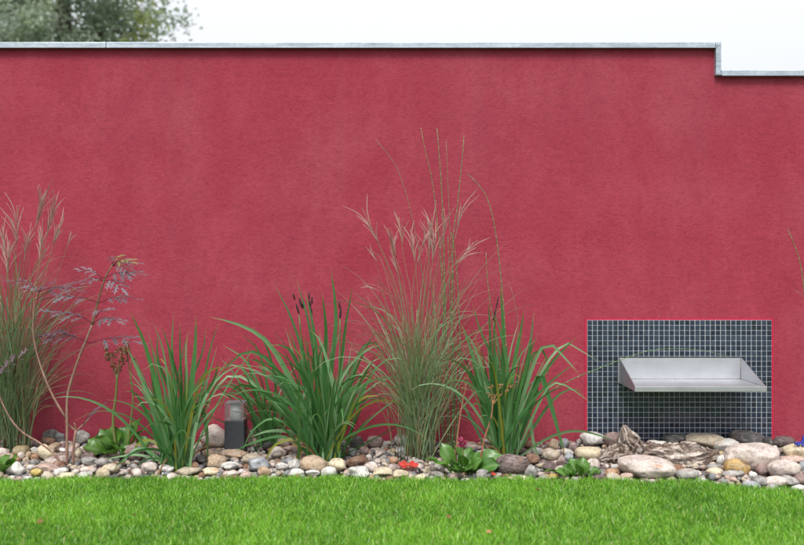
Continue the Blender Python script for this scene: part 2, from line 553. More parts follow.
m, nt, b = mat('elder_bark'); M['elder_bark'] = m
c = coords(nt)
nz = noise_n(nt, scaled(nt, c, (90, 90, 22)), 1.0, 5, 0.65)
nt.links.new(ramp(nt, nz.outputs[0], [(0.3, (0.16, 0.085, 0.065)), (0.55, (0.28, 0.165, 0.12)), (0.75, (0.40, 0.27, 0.20))]).outputs[0], b.inputs['Base Color'])
b.inputs['Roughness'].default_value = 0.75
bump(nt, b, nz.outputs[0], 0.5, 0.003)
m, nt, b = mat('elder_green_shoot'); M['elder_shoot'] = m
nz = noise_n(nt, coords(nt), 40, 4, 0.6)
nt.links.new(ramp(nt, nz.outputs[0], [(0.3, (0.13, 0.10, 0.045)), (0.7, (0.22, 0.17, 0.08))]).outputs[0], b.inputs['Base Color'])

# horsetail: dark green, pale ring with dark edge at each joint
m, nt, b = mat('horsetail_stem'); M['horsetail'] = m
uv = coords(nt, 'UV')
sp = N(nt, 'ShaderNodeSeparateXYZ'); nt.links.new(uv, sp.inputs[0])
oi = N(nt, 'ShaderNodeObjectInfo')
fr = math_n(nt, 'FRACT', math_n(nt, 'ADD', oi.outputs['Random'], math_n(nt, 'DIVIDE', sp.outputs[1], math_n(nt, 'ADD', 0.040, math_n(nt, 'MULTIPLY', oi.outputs['Random'], 0.018)))))
r = ramp(nt, fr, [(0.0, (0.03, 0.03, 0.02)), (0.05, (0.30, 0.34, 0.24)), (0.10, (0.30, 0.34, 0.24)), (0.14, (0.065, 0.16, 0.065)), (1.0, (0.06, 0.14, 0.055))])
nz = noise_n(nt, coords(nt), 30, 3, 0.6)
col = mixc(nt, nz.outputs[0], r.outputs[0], mixc(nt, 1.0, r.outputs[0], (1.7, 1.4, 0.9), 'MULTIPLY'))
nt.links.new(col, b.inputs['Base Color'])
b.inputs['Roughness'].default_value = 0.5
m, nt, b = mat('horsetail_dry_stem'); M['horsetail_dry'] = m
uv = coords(nt, 'UV')
sp = N(nt, 'ShaderNodeSeparateXYZ'); nt.links.new(uv, sp.inputs[0])
fr = math_n(nt, 'FRACT', math_n(nt, 'DIVIDE', sp.outputs[1], 0.04))
r = ramp(nt, fr, [(0.0, (0.10, 0.05, 0.03)), (0.08, (0.40, 0.34, 0.25)), (0.16, (0.17, 0.15, 0.07)), (1.0, (0.15, 0.13, 0.06))])
nt.links.new(r.outputs[0], b.inputs['Base Color'])

# driftwood
m, nt, b = mat('driftwood'); M['driftwood'] = m
uv = coords(nt, 'UV')
c = coords(nt)
w1 = noise_n(nt, scaled(nt, uv, (20, 2.2, 1)), 1.0, 7, 0.66, 0.9)
w2 = noise_n(nt, c, 13, 4, 0.6, 0.6)
col = ramp(nt, w1.outputs[0], [(0.36, (0.014, 0.008, 0.006)), (0.45, (0.10, 0.058, 0.038)), (0.52, (0.30, 0.215, 0.16)), (0.60, (0.70, 0.64, 0.57))]).outputs[0]
col = mixc(nt, ramp(nt, w2.outputs[0], [(0.40, (0, 0, 0)), (0.60, (1, 1, 1))]).outputs[0], mixc(nt, 0.5, col, (0.065, 0.036, 0.022)), mixc(nt, 0.15, col, (0.62, 0.58, 0.54)))
nt.links.new(col, b.inputs['Base Color'])
b.inputs['Roughness'].default_value = 0.9
h = bump(nt, None, w1.outputs[0], 0.9, 0.010)
bump(nt, b, w2.outputs[0], 0.7, 0.008, h)

# lamp
m, nt, b = mat('anthracite_metal'); M['anthracite'] = m
nz = noise_n(nt, coords(nt), 160, 3, 0.6)
nt.links.new(ramp(nt, nz.outputs[0], [(0.3, (0.030, 0.033, 0.040)), (0.7, (0.048, 0.052, 0.062))]).outputs[0], b.inputs['Base Color'])
b.inputs['Roughness'].default_value = 0.5
bump(nt, b, nz.outputs[0], 0.1, 0.0005)
m, nt, b = mat('smoked_lamp_glass'); M['lamp_glass'] = m
b.inputs['Base Color'].default_value = (0.84, 0.85, 0.88, 1)
b.inputs['Transmission Weight'].default_value = 0.88
b.inputs['Roughness'].default_value = 0.2
b.inputs['IOR'].default_value = 1.2
m, nt, b = mat('grey_lamp_cap'); M['lamp_cap'] = m
nz = noise_n(nt, coords(nt), 80, 2, 0.5)
nt.links.new(ramp(nt, nz.outputs[0], [(0.3, (0.13, 0.135, 0.145)), (0.7, (0.17, 0.175, 0.185))]).outputs[0], b.inputs['Base Color'])
b.inputs['Roughness'].default_value = 0.35
m, nt, b = mat('frosted_diffuser'); M['diffuser'] = m
nz = noise_n(nt, coords(nt), 30, 2, 0.5)
nt.links.new(ramp(nt, nz.outputs[0], [(0.3, (0.60, 0.60, 0.60)), (0.7, (0.72, 0.72, 0.72))]).outputs[0], b.inputs['Base Color'])
b.inputs['Roughness'].default_value = 0.4
b.inputs['Subsurface Weight'].default_value = 0.0
m, nt, b = mat('cobalt_glaze'); M['cobalt'] = m
nz = noise_n(nt, coords(nt), 60, 3, 0.5)
nt.links.new(ramp(nt, nz.outputs[0], [(0.3, (0.012, 0.02, 0.20)), (0.7, (0.03, 0.05, 0.34))]).outputs[0], b.inputs['Base Color'])
b.inputs['Roughness'].default_value = 0.12

# grass blades and tree leaves: colour varies blade by blade through an attribute
def attr_leaf(name, trans, rough, spec=0.3, transcol=(1.25, 1.4, 0.6)):
    m, nt, b = mat(name)
    at = N(nt, 'ShaderNodeAttribute'); at.attribute_name = 'Col'
    nt.links.new(at.outputs['Color'], b.inputs['Base Color'])
    b.inputs['Roughness'].default_value = rough
    b.inputs['Specular IOR Level'].default_value = spec
    tb = N(nt, 'ShaderNodeBsdfTranslucent')
    nt.links.new(mixc(nt, 1.0, at.outputs['Color'], transcol, 'MULTIPLY'), tb.inputs['Color'])
    mx = N(nt, 'ShaderNodeMixShader'); mx.inputs[0].default_value = trans
    nt.links.new(b.outputs[0], mx.inputs[1]); nt.links.new(tb.outputs[0], mx.inputs[2])
    nt.links.new(mx.outputs[0], nt.nodes['Material Output'].inputs[0])
    return m


M['grass'] = attr_leaf('grass_blade', 0.27, 0.34, 0.5)
M['tree_leaf'] = attr_leaf('tree_leaf', 0.55, 0.5, transcol=(1.05, 1.1, .85))
m, nt, b = mat('tree_bark'); M['bark'] = m
nz = noise_n(nt, scaled(nt, coords(nt), (6, 6, 1.5)), 1.5, 6, 0.65)
nt.links.new(ramp(nt, nz.outputs[0], [(0.3, (0.06, 0.05, 0.04)), (0.7, (0.15, 0.125, 0.10))]).outputs[0], b.inputs['Base Color'])
b.inputs['Roughness'].default_value = 0.95
bump(nt, b, nz.outputs[0], 0.8, 0.03)


# ------------------------------------------------------------------ setting: ground, lawn, bed
def edge_y(x):
    """front edge of the stone bed; it swings towards the camera at the right"""
    e = -0.60 - 0.018 * math.sin(x * 2.3) - 0.012 * math.sin(x * 7.1 + 1)
    if x > 1.0: e -= 0.42 * min((x - 1.0) / 0.7, 1.6) ** 1.6 * 0.75
    return e


g = MB()
g.add([(-150, -150, -0.05), (150, -150, -0.05), (150, 150, -0.05), (-150, 150, -0.05)], [(0, 1, 2, 3)])
g.build('ground', M['ground'], kind='structure')

xs = np.linspace(-4.6, 4.6, 93)
lw = MB(); v = []; f = []
for x in xs:
    e = edge_y(x)
    v += [(x, -6.0, 0.0), (x, -2.2, 0.0), (x, e - 0.12, 0.0), (x, e, -0.004)]
for i in range(len(xs) - 1):
    a = i * 4
    for k in range(3): f.append((a + k, a + 4 + k, a + 5 + k, a + 1 + k))
lw.add(v, f)
lw.build('lawn', M['lawn_soil'], kind='structure')

bd = MB(); v = []; f = []
xb = np.linspace(-4.6, 4.6, 140); yb_n = 16
for x in xb:
    e = edge_y(x) - 0.05
    for k in range(yb_n):
        y = e * (1 - k / (yb_n - 1))
        v.append((x, y, zg(x, y) - 0.016 + 0.012 * mnoise.noise((x * 6, y * 6, 0)) - (0.03 if k == 0 else 0)))
for i in range(len(xb) - 1):
    for k in range(yb_n - 1):
        a = i * yb_n + k
        f.append((a, a + yb_n, a + yb_n + 1, a + 1))
bd.add(v, f)
bd.build('planting_bed', M['soil'], kind='structure')

# ------------------------------------------------------------------ wall with coping
WT = 0.26
XS = P(718, 0, 0).x          # where the top steps down
ZH, ZL = 1.982, 1.845
wall = empty('garden_wall', (0, 0, 0), 'long crimson rendered garden wall, stepping down at the right, under a metal coping', 'wall')
wm = MB()
# one outline extruded through the thickness
outl = [(-7, -0.3), (7, -0.3), (7, ZL), (XS, ZL), (XS, ZH), (-7, ZH)]
n_ = len(outl)
wm.add([(x, 0.0, z) for x, z in outl] + [(x, WT, z) for x, z in outl],
       [(0, 1, 2, 3), (0, 3, 4, 5), (9, 8, 7, 6), (11, 10, 9, 6)] + [(i, i + n_, (i + 1) % n_ + n_, (i + 1) % n_) for i in range(n_)])
wm.build('wall_body', M['render'], wall, smooth=False)
OV = 0.026
def coping_piece(lo_x, hi_x, z0, z1):
    c_ = MB()
    c_.box((lo_x, -OV, z0), (hi_x, WT + OV, z1))
    o = c_.build('coping_sheet', M['zinc'], wall, smooth=False)
    bevel_mesh(o.data, 0.003, 2)
    # folded drip lip along the bottom of the front face
    l_ = MB()
    l_.box((lo_x + 0.002, -OV - 0.004, z0 - 0.003), (hi_x - 0.002, -OV + 0.004, z0 + 0.003))
    l_.build('drip_edge', M['zinc'], o, smooth=False)
    return o
dd = CAM_D - OV
def zz(py): return CAM_H - (py - 272.5) * dd / FPX
def xx(px): return (px - 402) * dd / FPX
zt, zb, rt, rb = zz(42), zz(47.2), zz(70), zz(75.2)
xl, xr = xx(716), xx(721.3)
cuts = [-7.02, -4.4, xx(106), xl]
for a, b_ in zip(cuts, cuts[1:]):
    coping_piece(a + 0.0008, b_ - 0.0008, zb, zt)
coping_piece(xr + 0.0008, 4.2, rb, rt)
coping_piece(4.2016, 7.02, rb, rt)
# upright piece at the step, mitred in at head and foot
u = MB()
u.box((xl, -OV - 0.001, rb), (xr, WT + OV + 0.001, zt + 0.0006))
uo = u.build('coping_upright', M['zinc'], wall, smooth=False)
bevel_mesh(uo.data, 0.003, 2)
for (ax, az, bx, bz) in ((xl, zb, xr, zt), (xl, rb, xr, rt)):
    s_ = MB()
    p0, p1 = Vector((ax, -OV - 0.002, az)), Vector((bx, -OV - 0.002, bz))
    s_.tube([p0, p1], 0.0013, 5)
    s_.build('mitre_seam', M['zinc'], uo)

# ------------------------------------------------------------------ mosaic panel
PX0, PZ1 = P(587, 320, 0).x, P(0, 320, 0).z
PITCH = (P(771.3, 0, 0).x - PX0) / 36.0
ROWS = 25
PX1, PZ0 = PX0 + 36 * PITCH, PZ1 - ROWS * PITCH
for lo, hi in (((PX0 - 0.011, -0.003, PZ0), (PX0, 0.001, PZ1 + 0.009)), ((PX1, -0.003, PZ0), (PX1 + 0.011, 0.001, PZ1 + 0.009)), ((PX0, -0.003, PZ1), (PX1, 0.001, PZ1 + 0.009))):
    e_ = MB(); e_.box(lo, hi)
    e_.build('smooth_border', M['render_edge'], wall, smooth=False)
panel = empty('mosaic_panel', (PX0 + 18 * PITCH, 0, PZ0), 'rectangular panel of small dark blue glazed mosaic tiles set on the red wall', 'mosaic')
gm = MB(); gm.box((PX0 + 0.0005, -0.0045, PZ0), (PX1 - 0.0005, 0.0, PZ1 - 0.0005))
gm.build('grout', M['grout'], panel, smooth=False)
T2 = PITCH * 0.5 - 0.0017
def tile_geo(h=T2, t=0.0032, bv=0.0011):
    v = []
    for (s, y) in ((h, 0.0), (h, -t + bv), (h - bv, -t)):
        v += [(-s, y, -s), (s, y, -s), (s, y, s), (-s, y, s)]
    f = [(8, 9, 10, 11)]
    for k in (0, 4):
        for i in range(4): f.append((k + i, k + (i + 1) % 4, k + 4 + (i + 1) % 4, k + 4 + i))
    return v, f
tv, tf = tile_geo()
tile_meshes = []
for m in M['tiles']:
    t_ = MB(); t_.add(tv, tf)
    me = t_.mesh('tile', smooth=False); me.materials.append(m); tile_meshes.append(me)
rest = MB()
tr = random.Random(3)
for r in range(ROWS):
    for c_ in range(36):
        cx, cz = PX0 + (c_ + 0.5) * PITCH, PZ1 - (r + 0.5) * PITCH
        k = tr.choices(range(7), (5, 5, 4, 4, 4, 2, 3))[0]
        rot = Matrix.Rotation(tr.gauss(0, 0.012), 3, 'X') @ Matrix.Rotation(tr.gauss(0, 0.012), 3, 'Z')
        if r < 8:
            o = bpy.data.objects.new('tile', tile_meshes[k]); COL.objects.link(o)
            o.parent = panel
            o.location = Vector((cx, -0.0043, cz)) - wloc(panel)
            o.rotation_euler = rot.to_euler()
        else:
            rest.add([Vector((cx, -0.0043, cz)) + rot @ Vector(p) for p in tv], tf, mi=k)
rest.build('tile_field', M['tiles'], panel, smooth=False, kind='stuff')

# ------------------------------------------------------------------ steel spout
SX0, SX1 = P(618.5, 0, 0).x, P(740.5, 0, 0).x
SZ1, SZF = P(0, 357.8, 0).z, 0.349
SD, ST = 0.29, 0.004
spout = empty('water_spout', ((SX0 + SX1) / 2, -0.0075, SZF), 'brushed steel water spout tray with slanted sides, fixed on the blue mosaic', 'water spout')
def spart(name, polys_lo_hi=None, mb=None, bv=0.0012, parent=None):
    o = mb.build(name, M['steel'], parent or spout, smooth=False)
    bevel_mesh(o.data, bv, 2)
    return o
YB = -0.0079
q = MB(); q.box((SX0 + ST, YB - ST, SZF), (SX1 - ST, YB, SZ1)); back_o = spart('back_plate', mb=q)
q = MB(); q.box((SX0 + 0.0005, YB - SD, SZF - ST), (SX1 - 0.0005, YB, SZF - 0.0002)); floor_o = spart('tray_floor', mb=q)
q = MB(); q.box((SX0 - 0.002, YB - SD - ST, SZF - 0.021), (SX1 + 0.002, YB - SD, SZF + 0.0015)); spart('front_lip', mb=q)
for x0, x1 in ((SX0, SX0 + ST), (SX1 - ST, SX1)):
    q = MB()
    pr = [(YB - 0.0005, SZF - 0.0195), (YB - SD + 0.001, SZF - 0.0195), (YB - SD + 0.001, SZF + 0.001), (YB - 0.012, SZ1), (YB - 0.0005, SZ1)]
    q.add([(x0, y, z) for y, z in pr] + [(x1, y, z) for y, z in pr], [(4, 3, 2, 1, 0), (5, 6, 7, 8, 9)] + [(i, (i + 1) % 5, (i + 1) % 5 + 5, i + 5) for i in range(5)])
    spart('side_plate', mb=q, bv=0.0008)
# stained weld seams in the corners
m, nt, b = mat('weld_seam'); M['weld'] = m
nt.links.new(ramp(nt, noise_n(nt, coords(nt), 120, 4, 0.6).outputs[0], [(0.35, (0.10, 0.085, 0.07)), (0.65, (0.26, 0.24, 0.22))]).outputs[0], b.inputs['Base Color'])
b.inputs['Roughness'].default_value = 0.6
b.inputs['Metallic'].default_value = 0.5
for pts_, rr_ in (([(SX1 - ST, YB - ST, SZF + .001), (SX1 - ST, YB - ST, SZ1 - .002)], .0022), ([(SX0 + ST, YB - ST, SZF), (SX1 - ST, YB - ST, SZF)], .0020),
                  ([(SX1 - ST, YB - ST, SZF), (SX1 - ST, YB - SD, SZF)], .0016), ([(SX0 + ST, YB - ST, SZF + .001), (SX0 + ST, YB - ST, SZ1 - .002)], .0018)):
    q = MB(); q.tube(pts_, rr_, 6); q.build('weld_seam', M['weld'], spout)
# wall flange round the opening and two small rivets in the seam
q = MB(); q.box((SX0 - 0.006, YB - 0.003, SZF - 0.02), (SX0 - 0.0004, YB, SZ1 + 0.002)); spart('flange', mb=q, bv=0.0006)
q = MB(); q.box((SX0 - 0.004, YB - 0.0045, SZ1 + 0.0006), (SX1 + 0.002, YB, SZ1 + 0.0052)); q.build('seal', M['sealant'], spout, smooth=False)  # dark strip that paints the shadow gap over the back plate
for rx in (676, 721):
    q = MB(); p = P(rx, 378, -0.016); p.z = SZF + 0.002
    q.tube([p, p + Vector((0, 0, 0.005))], [0.004, 0.003], 8)
    q.build('rivet', M['steel'], floor_o)

# ------------------------------------------------------------------ stones
def ico(sub):
    bm = bmesh.new()
    bmesh.ops.create_icosphere(bm, subdivisions=sub, radius=1.0)
    v = np.array([x.co[:] for x in bm.verts]); f = [tuple(w.index for w in p.verts) for p in bm.faces]
    bm.free()
    return v, f
ICO = {s: ico(s) for s in (1, 2, 3, 4)}


def stone_verts(seed, sub=3, angular=0.0, lump=0.12, half=(1, 1, 1)):
    r_ = random.Random(seed)
    v, f = ICO[sub]
    off = Vector((r_.uniform(-50, 50), r_.uniform(-50, 50), r_.uniform(-50, 50)))
    planes = []
    for _ in range(int(5 + angular * 9)):
        d = Vector((r_.gauss(0, 1), r_.gauss(0, 1), r_.gauss(0, 1))).normalized()
        planes.append((np.array(d), r_.uniform(0.80 - 0.22 * angular, 1.0)))
    pe = r_.uniform(2.0, 2.7)
    nrm = (np.abs(v) ** pe).sum(1) ** (1 / pe)
    rad = 1.0 / nrm
    for d, h in planes:
        dn = v @ d
        lim = np.where(dn > 0.05, h / np.maximum(dn, 0.05), 9.0)
        k = 0.06 if angular < 0.5 else 0.025
        # soft minimum keeps a worn edge
        hh = np.clip(0.5 + 0.5 * (lim - rad) / k, 0, 1)
        rad = lim * (1 - hh) + rad * hh - k * hh * (1 - hh)
    out = v * rad[:, None]
    res = np.empty_like(out)
    for i, p in enumerate(out):
        q = Vector(p)
        n1 = mnoise.noise(q * 1.3 + off)
        n2 = mnoise.noise(q * 3.4 + off)
        n3 = mnoise.noise(q * 9.0 + off) if sub >= 3 else 0
        res[i] = p * (1 + lump * n1 + lump * 0.45 * n2 + lump * (0.14 + 0.25 * angular) * n3)
    mn, mx = res.min(0), res.max(0)
    res = (res - (mn + mx) / 2) / ((mx - mn) / 2)
    return res * np.array(half), f


def add_mesh(name, v, f, matl, smooth=True):
    me = bpy.data.meshes.new(name)
    me.from_pydata(v.tolist(), [], f)
    me.polygons.foreach_set("use_smooth", [smooth] * len(me.polygons))
    me.materials.append(matl)
    me.update()
    return me


C = dict(white=(0.56, 0.54, 0.50), cream=(0.55, 0.47, 0.32), pink=(0.44, 0.32, 0.265), palepink=(0.52, 0.44, 0.39), mauve=(0.25, 0.175, 0.16),
         dkmauve=(0.13, 0.09, 0.085), grey=(0.30, 0.285, 0.265), dkgrey=(0.105, 0.10, 0.095), slate=(0.20, 0.205, 0.21), tan=(0.43, 0.315, 0.215),
         rust=(0.35, 0.20, 0.115), brown=(0.21, 0.115, 0.07), olive=(0.28, 0.22, 0.11), ochre=(0.40, 0.26, 0.095), yellow=(0.55, 0.42, 0.12),
         beige=(0.43, 0.36, 0.265), black=(0.045, 0.042, 0.04), bluegrey=(0.29, 0.305, 0.325))
# centre x, centre y, width, height in photo pixels, colour, angularity, material, label
ST_ = [
 (17, 468, 19, 13, 'white', .7, 's', 'lumpy white stone beside the big green leaf at lower left'),
 (36, 472, 11, 7, 'yellow', .3, 's', 'small bright yellow stone at the lawn edge, lower left'),
 (22, 451, 18, 12, 'olive', .1, 's', 'olive ochre rounded stone below the left feather grass'),
 (47, 452, 18, 16, 'cream', .8, 's', 'blocky cream yellow stone behind the low elder branch'),
 (47, 441, 16, 8, 'brown', .2, 's', 'reddish brown flat stone against the wall by the left feather grass'),
 (50, 434, 17, 10, 'dkgrey', .3, 's', 'dark grey stone against the wall right of the left feather grass'),
 (60, 437, 10, 11, 'slate', .3, 'm', 'slate blue stone against the wall just left of the elder stems'),
 (82, 435, 16, 11, 'grey', .3, 'r', 'grey stone with rusty spot behind the forked elder stub'),
 (3, 452, 12, 9, 'palepink', .1, 's', 'pale pink stone at the left picture edge, upper one'),
 (8, 457, 14, 7, 'pink', .1, 's', 'pinkish flat stone at the left edge above the big leaf'),
 (21, 455, 7, 6, 'palepink', 0, 's', 'small pale pink pebble in front of the olive stone'),
 (28, 454, 7, 6, 'tan', 0, 's', 'small tan pebble between olive stone and cream block'),
 (35, 457, 9, 7, 'rust', .1, 's', 'small rusty pebble left of the cream block'),
 (16, 459, 9, 6, 'rust', .1, 's', 'orange brown pebble beside the tip of the big leaf'),
 (57, 460, 23, 9, 'palepink', .1, 's', 'long pale pink stone under the elder branch'),
 (59, 463, 13, 6, 'brown', .2, 's', 'brown stone at the foot of the elder stems'),
 (79, 453, 8, 11, 'cream', .5, 's', 'upright cream stone right of the elder stems'),
 (88, 456, 16, 9, 'dkmauve', .4, 'm', 'dark brown streaked stone between elder stems and leathery leaves'),
 (90, 461, 17, 8, 'grey', .1, 's', 'pale grey flat stone in front of the dark streaked stone'),
 (88, 470, 18, 8, 'palepink', .2, 'r', 'whitish pink stone at the lawn edge right of the elder'),
 (48, 467, 28, 7, 'pink', .3, 'm', 'long mottled pinkish stone at the lawn edge left of the elder'),
 (61, 471, 14, 6, 'white', .3, 's', 'flat white stone at the lawn edge below the elder'),
 (102, 462, 15, 8, 'grey', .2, 's', 'grey stone at the lawn edge under the leathery leaves'),
 (111, 468, 18, 10, 'cream', .1, 's', 'rounded cream stone at the lawn edge left of the left iris clump'),
 (134, 452, 18, 17, 'mauve', .1, 'm', 'round mauve brown stone left of the left iris clump'),
 (114, 454, 13, 7, 'mauve', .1, 's', 'small mauve stone under the leathery leaves'),
 (149, 467, 16, 10, 'palepink', .1, 's', 'cream pink round stone in front of the left iris clump'),
 (166, 468, 17, 8, 'white', .5, 'm', 'grey white rough stone at the foot of the left iris clump'),
 (189, 471, 25, 8, 'beige', .1, 's', 'long beige stone at the lawn edge right of the left iris clump'),
 (194, 465, 10, 6, 'rust', .2, 's', 'small rusty stone behind the long beige stone'),
 (201, 459, 11, 9, 'dkgrey', .3, 's', 'dark grey stone between left iris clump and lamp'),
 (214, 436, 29, 23, 'palepink', .2, 's', 'large pale pink boulder left of the bollard lamp'),
 (256, 434, 15, 13, 'grey', .1, 'm', 'round grey stone right behind the bollard lamp'),
 (268, 435, 10, 10, 'mauve', .2, 's', 'small mauve stone against the wall right of the lamp'),
 (255, 442, 17, 10, 'mauve', .1, 's', 'mauve stone right beside the foot of the bollard lamp'),
 (284, 441, 14, 11, 'pink', .1, 's', 'pinkish beige stone behind the leaves right of the lamp'),
 (234, 453, 27, 8, 'tan', .4, 'r', 'flat tan stone with rust marks in front of the lamp foot'),
 (217, 461, 19, 14, 'tan', .3, 's', 'tan wedge shaped stone front left of the lamp'),
 (230, 466, 19, 8, 'white', .4, 'm', 'white and blue black stone in front of the tan wedge'),
 (253, 458, 22, 9, 'beige', .6, 's', 'angular beige stone front right of the lamp'),
 (259, 464, 23, 14, 'bluegrey', .3, 'm', 'mottled blue grey stone at the lawn edge right of the lamp'),
 (264, 471, 14, 10, 'tan', .2, 's', 'small tan stone in front of the mottled blue grey stone'),
 (278, 452, 17, 11, 'palepink', .3, 's', 'pinkish white stone left of the middle iris clump'),
 (282, 466, 14, 7, 'white', .5, 's', 'white angular stone left of the big orange tan stone'),
 (294, 464, 14, 9, 'white', .4, 's', 'clean white stone touching the big orange tan stone'),
 (297, 472, 15, 7, 'white', .3, 'm', 'speckled white stone at the lawn edge before the orange tan stone'),
 (314, 464, 29, 17, 'tan', .1, 's', 'big orange tan round stone below the middle iris clump'),
 (211, 471, 18, 7, 'cream', .2, 'r', 'cream stone at the lawn edge left front of the lamp'),
 (231, 473, 17, 6, 'palepink', .2, 's', 'flat pale stone sunk at the lawn edge below the lamp'),
 (337, 464, 19, 12, 'cream', .4, 'm', 'cream stone with black marks right of the orange tan stone'),
 (313, 472, 15, 6, 'white', .6, 'm', 'white rough stone at the lawn edge under the orange tan stone'),
 (356, 461, 21, 9, 'brown', .1, 's', 'long brown stone right of the middle iris clump'),
 (359, 472, 22, 11, 'white', .7, 's', 'jagged chalk white stone at the lawn edge below the brown stone'),
 (371, 467, 15, 11, 'palepink', .1, 's', 'pale mauve round stone right of the jagged white stone'),
 (383, 472, 21, 9, 'cream', .6, 's', 'yellowish white knobbly stone at the lawn edge'),
 (394, 468, 14, 9, 'mauve', .1, 's', 'mauve stone left of the red fallen leaf'),
 (375, 442, 17, 13, 'mauve', .1, 's', 'grey tan round stone against the wall left of the middle feather grass'),
 (357, 442, 15, 13, 'dkgrey', .3, 'm', 'dark mottled stone against the wall right of the middle iris'),
 (352, 452, 9, 9, 'slate', .2, 's', 'small slate stone at the right foot of the middle iris'),
 (364, 450, 10, 8, 'mauve', .2, 's', 'small mauve stone among the dark pebbles'),
 (401, 440, 15, 11, 'grey', .3, 'm', 'grey white stone against the wall behind the middle feather grass'),
 (394, 460, 10, 7, 'rust', .2, 's', 'small rust coloured stone above the red fallen leaf'),
 (489, 455, 26, 12, 'white', .2, 's', 'whitish smooth stone behind the big leathery leaf'),
 (512, 464, 36, 21, 'dkmauve', .2, 'm', 'large dark mauve boulder in front of the right iris clump'),
 (531, 471, 14, 13, 'grey', .6, 's', 'pale grey angular stone right of the dark mauve boulder'),
 (531, 445, 15, 10, 'brown', .2, 's', 'brown stone against the wall right of the right iris clump'),
 (553, 444, 13, 11, 'tan', .1, 's', 'tan round stone against the wall, left of the grey green one'),
 (564, 444, 11, 12, 'slate', .1, 's', 'grey green round stone against the wall left of the mosaic'),
 (573, 447, 9, 11, 'mauve', .1, 's', 'mauve upright stone left of the white mosaic corner stone'),
 (551, 454, 19, 13, 'beige', 0, 's', 'smooth olive beige egg shaped stone left of the mosaic'),
 (537, 451, 12, 8, 'grey', .1, 's', 'grey stone between brown stone and beige egg shaped stone'),
 (533, 458, 15, 10, 'brown', .1, 's', 'dark brown stone above the pale angular stone'),
 (561, 460, 10, 10, 'mauve', .3, 's', 'small mauve stone right of the egg shaped stone'),
 (568, 459, 11, 11, 'bluegrey', .4, 'm', 'blue grey mottled stone above the small leathery plant'),
 (550, 466, 16, 9, 'dkmauve', .1, 's', 'brownish stone left of the small leathery plant'),
 (568, 452, 11, 6, 'white', .2, 's', 'small white stone between egg stone and long cream stone'),
 (589, 453, 29, 13, 'cream', 0, 'r', 'long cream stone with orange spots below the mosaic corner'),
 (592, 439, 25, 15, 'white', .4, 's', 'rough white grey stone at the lower left corner of the mosaic'),
 (612, 439, 20, 15, 'mauve', .2, 's', 'greyish mauve stone behind the driftwood stump'),
 (593, 464, 14, 12, 'palepink', .2, 's', 'pinkish stone left of the driftwood'),
 (659, 447, 28, 13, 'white', .3, 'r', 'white stone with orange patches behind the driftwood log'),
 (689, 446, 20, 9, 'palepink', .4, 'r', 'orange and white stone on the right half of the driftwood'),
 (675, 438, 25, 9, 'dkgrey', .1, 'm', 'dark grey flat stone against the mosaic behind the driftwood'),
 (706, 441, 42, 15, 'beige', 0, 's', 'broad smooth beige stone against the mosaic'),
 (647, 467, 57, 21, 'palepink', 0, 'r', 'large pale pink oblong boulder at the lawn edge before the driftwood'),
 (687, 474, 24, 11, 'grey', .1, 's', 'rounded pale grey stone at the lawn edge under the log end'),
 (612, 472, 16, 8, 'rust', .1, 's', 'orange stone at the lawn edge left of the oblong boulder'),
 (627, 476, 14, 6, 'pink', .2, 's', 'small pink stone at the lower left of the oblong boulder'),
 (725, 445, 30, 13, 'white', .3, 'r', 'white slab stone in front of the broad beige stone'),
 (747, 438, 36, 15, 'dkgrey', .4, 'm', 'dark grey wedge stone against the right part of the mosaic'),
 (752, 457, 58, 26, 'palepink', 0, 's', 'very large pink oval boulder right of the driftwood'),
 (784, 442, 21, 12, 'dkmauve', .1, 's', 'dark mauve smooth stone at the lower right corner of the mosaic'),
 (768, 442, 11, 10, 'black', .3, 's', 'small black stone between dark wedge stone and mauve stone'),
 (775, 448, 7, 5, 'white', .2, 'm', 'tiny black and white pebble above the pink oval boulder'),
 (800, 452, 34, 16, 'cream', 0, 's', 'smooth cream stone at the right edge under the blue ornament'),
 (793, 459, 27, 8, 'pink', .2, 's', 'pink orange flat stone under the cream stone'),
 (725, 460, 16, 12, 'white', .4, 'm', 'white and dark stone between driftwood and pink oval boulder'),
 (737, 467, 26, 15, 'ochre', .1, 's', 'ochre brown round stone in front of the pink oval boulder'),
 (763, 469, 14, 12, 'mauve', .3, 's', 'small mauve block between ochre stone and round pink stone'),
 (784, 469, 31, 19, 'palepink', .1, 's', 'round pale pink stone right in front of the oval boulder'),
 (803, 466, 12, 10, 'bluegrey', .2, 's', 'blue grey stone at the right picture edge'),
 (776, 481, 23, 10, 'palepink', .3, 'r', 'orange white stone at the lawn edge lower right'),
 (789, 480, 18, 9, 'grey', .4, 's', 'grey stone at the lawn edge in the lower right corner'),
 (803, 479, 19, 10, 'mauve', .1, 's', 'mauve stone at the right edge above the lawn'),
 (732, 473, 22, 7, 'grey', .4, 's', 'grey white flat stone at the lawn edge under the ochre stone'),
 (753, 475, 9, 7, 'white', .3, 's', 'small white stone at the lawn edge below the mauve block'),
 (760, 481, 14, 9, 'grey', .4, 'm', 'mottled grey stone at the lawn edge left of the orange white one'),
 (799, 488, 16, 7, 'white', .3, 's', 'white stone nearly sunk in grass at the lower right edge'),
]
FOOT = []     # footprints x, y, rx, ry
